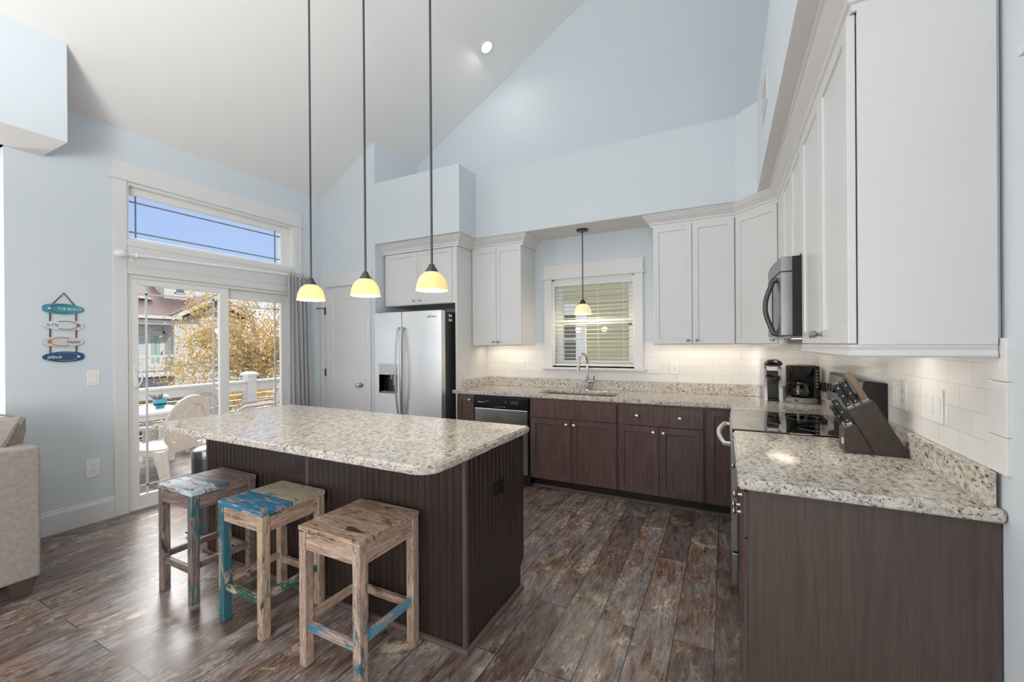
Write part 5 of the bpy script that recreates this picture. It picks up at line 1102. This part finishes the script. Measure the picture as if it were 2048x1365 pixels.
for i in range(4): y = ky(6.634) - i * 1.9; mb.box(HX - 0.03, HX + 0.03, y - 0.04, y + 0.04, p_fl, kz(1.1))
part('porch_railing', mb, OUTW, hs)
part('porch_skirt', MB().box(HX - 0.06, HX - 0.02, 2.0, wy - 0.12, -1.0, p_fl - 0.10), BLBd, hs)
k2 = (HX - 1.1) / -17.5; dy = lambda y: y * k2; dz_ = lambda z: 1.385 + (z - 1.385) * k2
d_ = MB(); DX = HX - 1.1; d_.box(DX, DX + 0.03, dy(7.04), dy(7.46), p_fl, dz_(1.84)); dd = part('door', d_, OUTW, hs)
mb = MB(); mb.box(DX, DX + 0.06, dy(6.99), dy(7.04), p_fl, dz_(1.92)); mb.box(DX, DX + 0.06, dy(7.46), dy(7.52), p_fl, dz_(1.92)); mb.box(DX, DX + 0.06, dy(6.99), dy(7.52), dz_(1.85), dz_(1.92)); part('door_casing', mb, OUTW, hs)
part('door_glass', MB().box(DX + 0.02, DX + 0.04, dy(7.14), dy(7.38), dz_(0.83), dz_(1.77)), plain('pale_green_glass', (150, 186, 172), 0.15), dd)
mb = MB()
for f in (0.2, 0.8): y = dy(7.14) + f * (dy(7.38) - dy(7.14)); mb.box(DX + 0.035, DX + 0.05, y - 0.012, y + 0.012, dz_(0.83), dz_(1.77))
for f in (0.08, 0.92): z = dz_(0.83) + f * (dz_(1.77) - dz_(0.83)); mb.box(DX + 0.035, DX + 0.05, dy(7.14), dy(7.38), z - 0.012, z + 0.012)
part('door_grille', mb, OUTW, dd)
mb = MB(); mb.sphere((DX + 0.06, dy(7.43), dz_(1.13)), 0.04); mb.sphere((DX + 0.05, dy(7.43), dz_(1.20)), 0.03); part('door_knob', mb, BRONZE, dd)
mb = MB(); mb.box(HX + 0.0, HX + 0.03, ky(7.92), ky(8.10), kz(1.34), kz(1.93)); w_ = part('window', mb, plain('dark_red_shutter', (92, 66, 60), 0.5), hs)
# dormer
xd = HX - 1.55; kd = xd / -16; yd = lambda y: y * kd; zd = lambda z: 1.385 + (z - 1.385) * kd
part('dormer_wall', MB().box(xd - 3, xd, yd(6.89), yd(7.72), zd(2.93), zd(3.6)), SHK, hs)
mb = MB(); mb.box(xd, xd + 0.06, yd(6.87), yd(7.75), zd(2.93), zd(3.0)); mb.box(xd, xd + 0.06, yd(7.69), yd(7.75), zd(2.93), zd(3.6)); mb.box(xd, xd + 0.05, yd(7.17), yd(7.2), zd(3.13), zd(3.5)); mb.box(xd, xd + 0.05, yd(7.43), yd(7.46), zd(3.13), zd(3.5)); mb.box(xd, xd + 0.05, yd(7.17), yd(7.46), zd(3.13), zd(3.16)); part('dormer_trim', mb, OUTW, hs)
part('dormer_window', MB().box(xd, xd + 0.03, yd(7.2), yd(7.43), zd(3.16), zd(3.5)), plain('dark_window_glass', (96, 116, 112), 0.1), hs)
mb = MB(); mb.prism([(yd(6.80), zd(3.55)), (yd(7.31), zd(3.95)), (yd(7.82), zd(3.55))], -xd - 0.2, -xd + 3.0, M=lf); part('dormer_roof', mb, ROOFM, hs)
# second gable at the far left of that roof
x3 = HX - 0.9; k3 = x3 / -16
mb = MB(); mb.prism([(6.0, 1.385 + 1.62 * k3), (6.0, 1.385 + 1.95 * k3), (6.62 * k3, 1.385 + 1.52 * k3), (6.50 * k3, 1.385 + 1.50 * k3)], -x3, -x3 + 0.3, M=lf); part('side_gable_trim', mb, OUTW, hs)

# olive sided building seen through the kitchen window
OLV = siding('olive_lap_siding', (176, 172, 134), (0.13, 9.0, 0.009), 'XZ0'); DSH = siding('dark_grey_shingles', (112, 112, 116), (0.10, 0.16, 0.008), 'XZ0')
ob = thing('neighbour_building', (-1.0, 7.5, -1.0), 'olive sided building with white porch column seen through the kitchen window', 'building')
part('wall', MB().box(-2.28, 3.0, 7.5, 7.8, -1.0, 5.2), OLV, ob)
part('porch_front', MB().box(-6.0, -2.28, 7.5, 7.7, 2.13, 5.2), OLV, ob)
part('porch_beam', MB().box(-6.0, -2.46, 7.44, 7.68, 1.94, 2.13), OUTW, ob)
part('column', MB().box(-2.46, -2.28, 7.42, 7.64, -1.0, 1.94), OUTW, ob)
part('porch_wall', MB().box(-6.0, -2.3, 8.6, 8.8, -1.0, 2.2), DSH, ob)
part('porch_rail', MB().box(-6.0, -2.46, 7.5, 7.56, 1.455, 1.50), OUTW, ob)
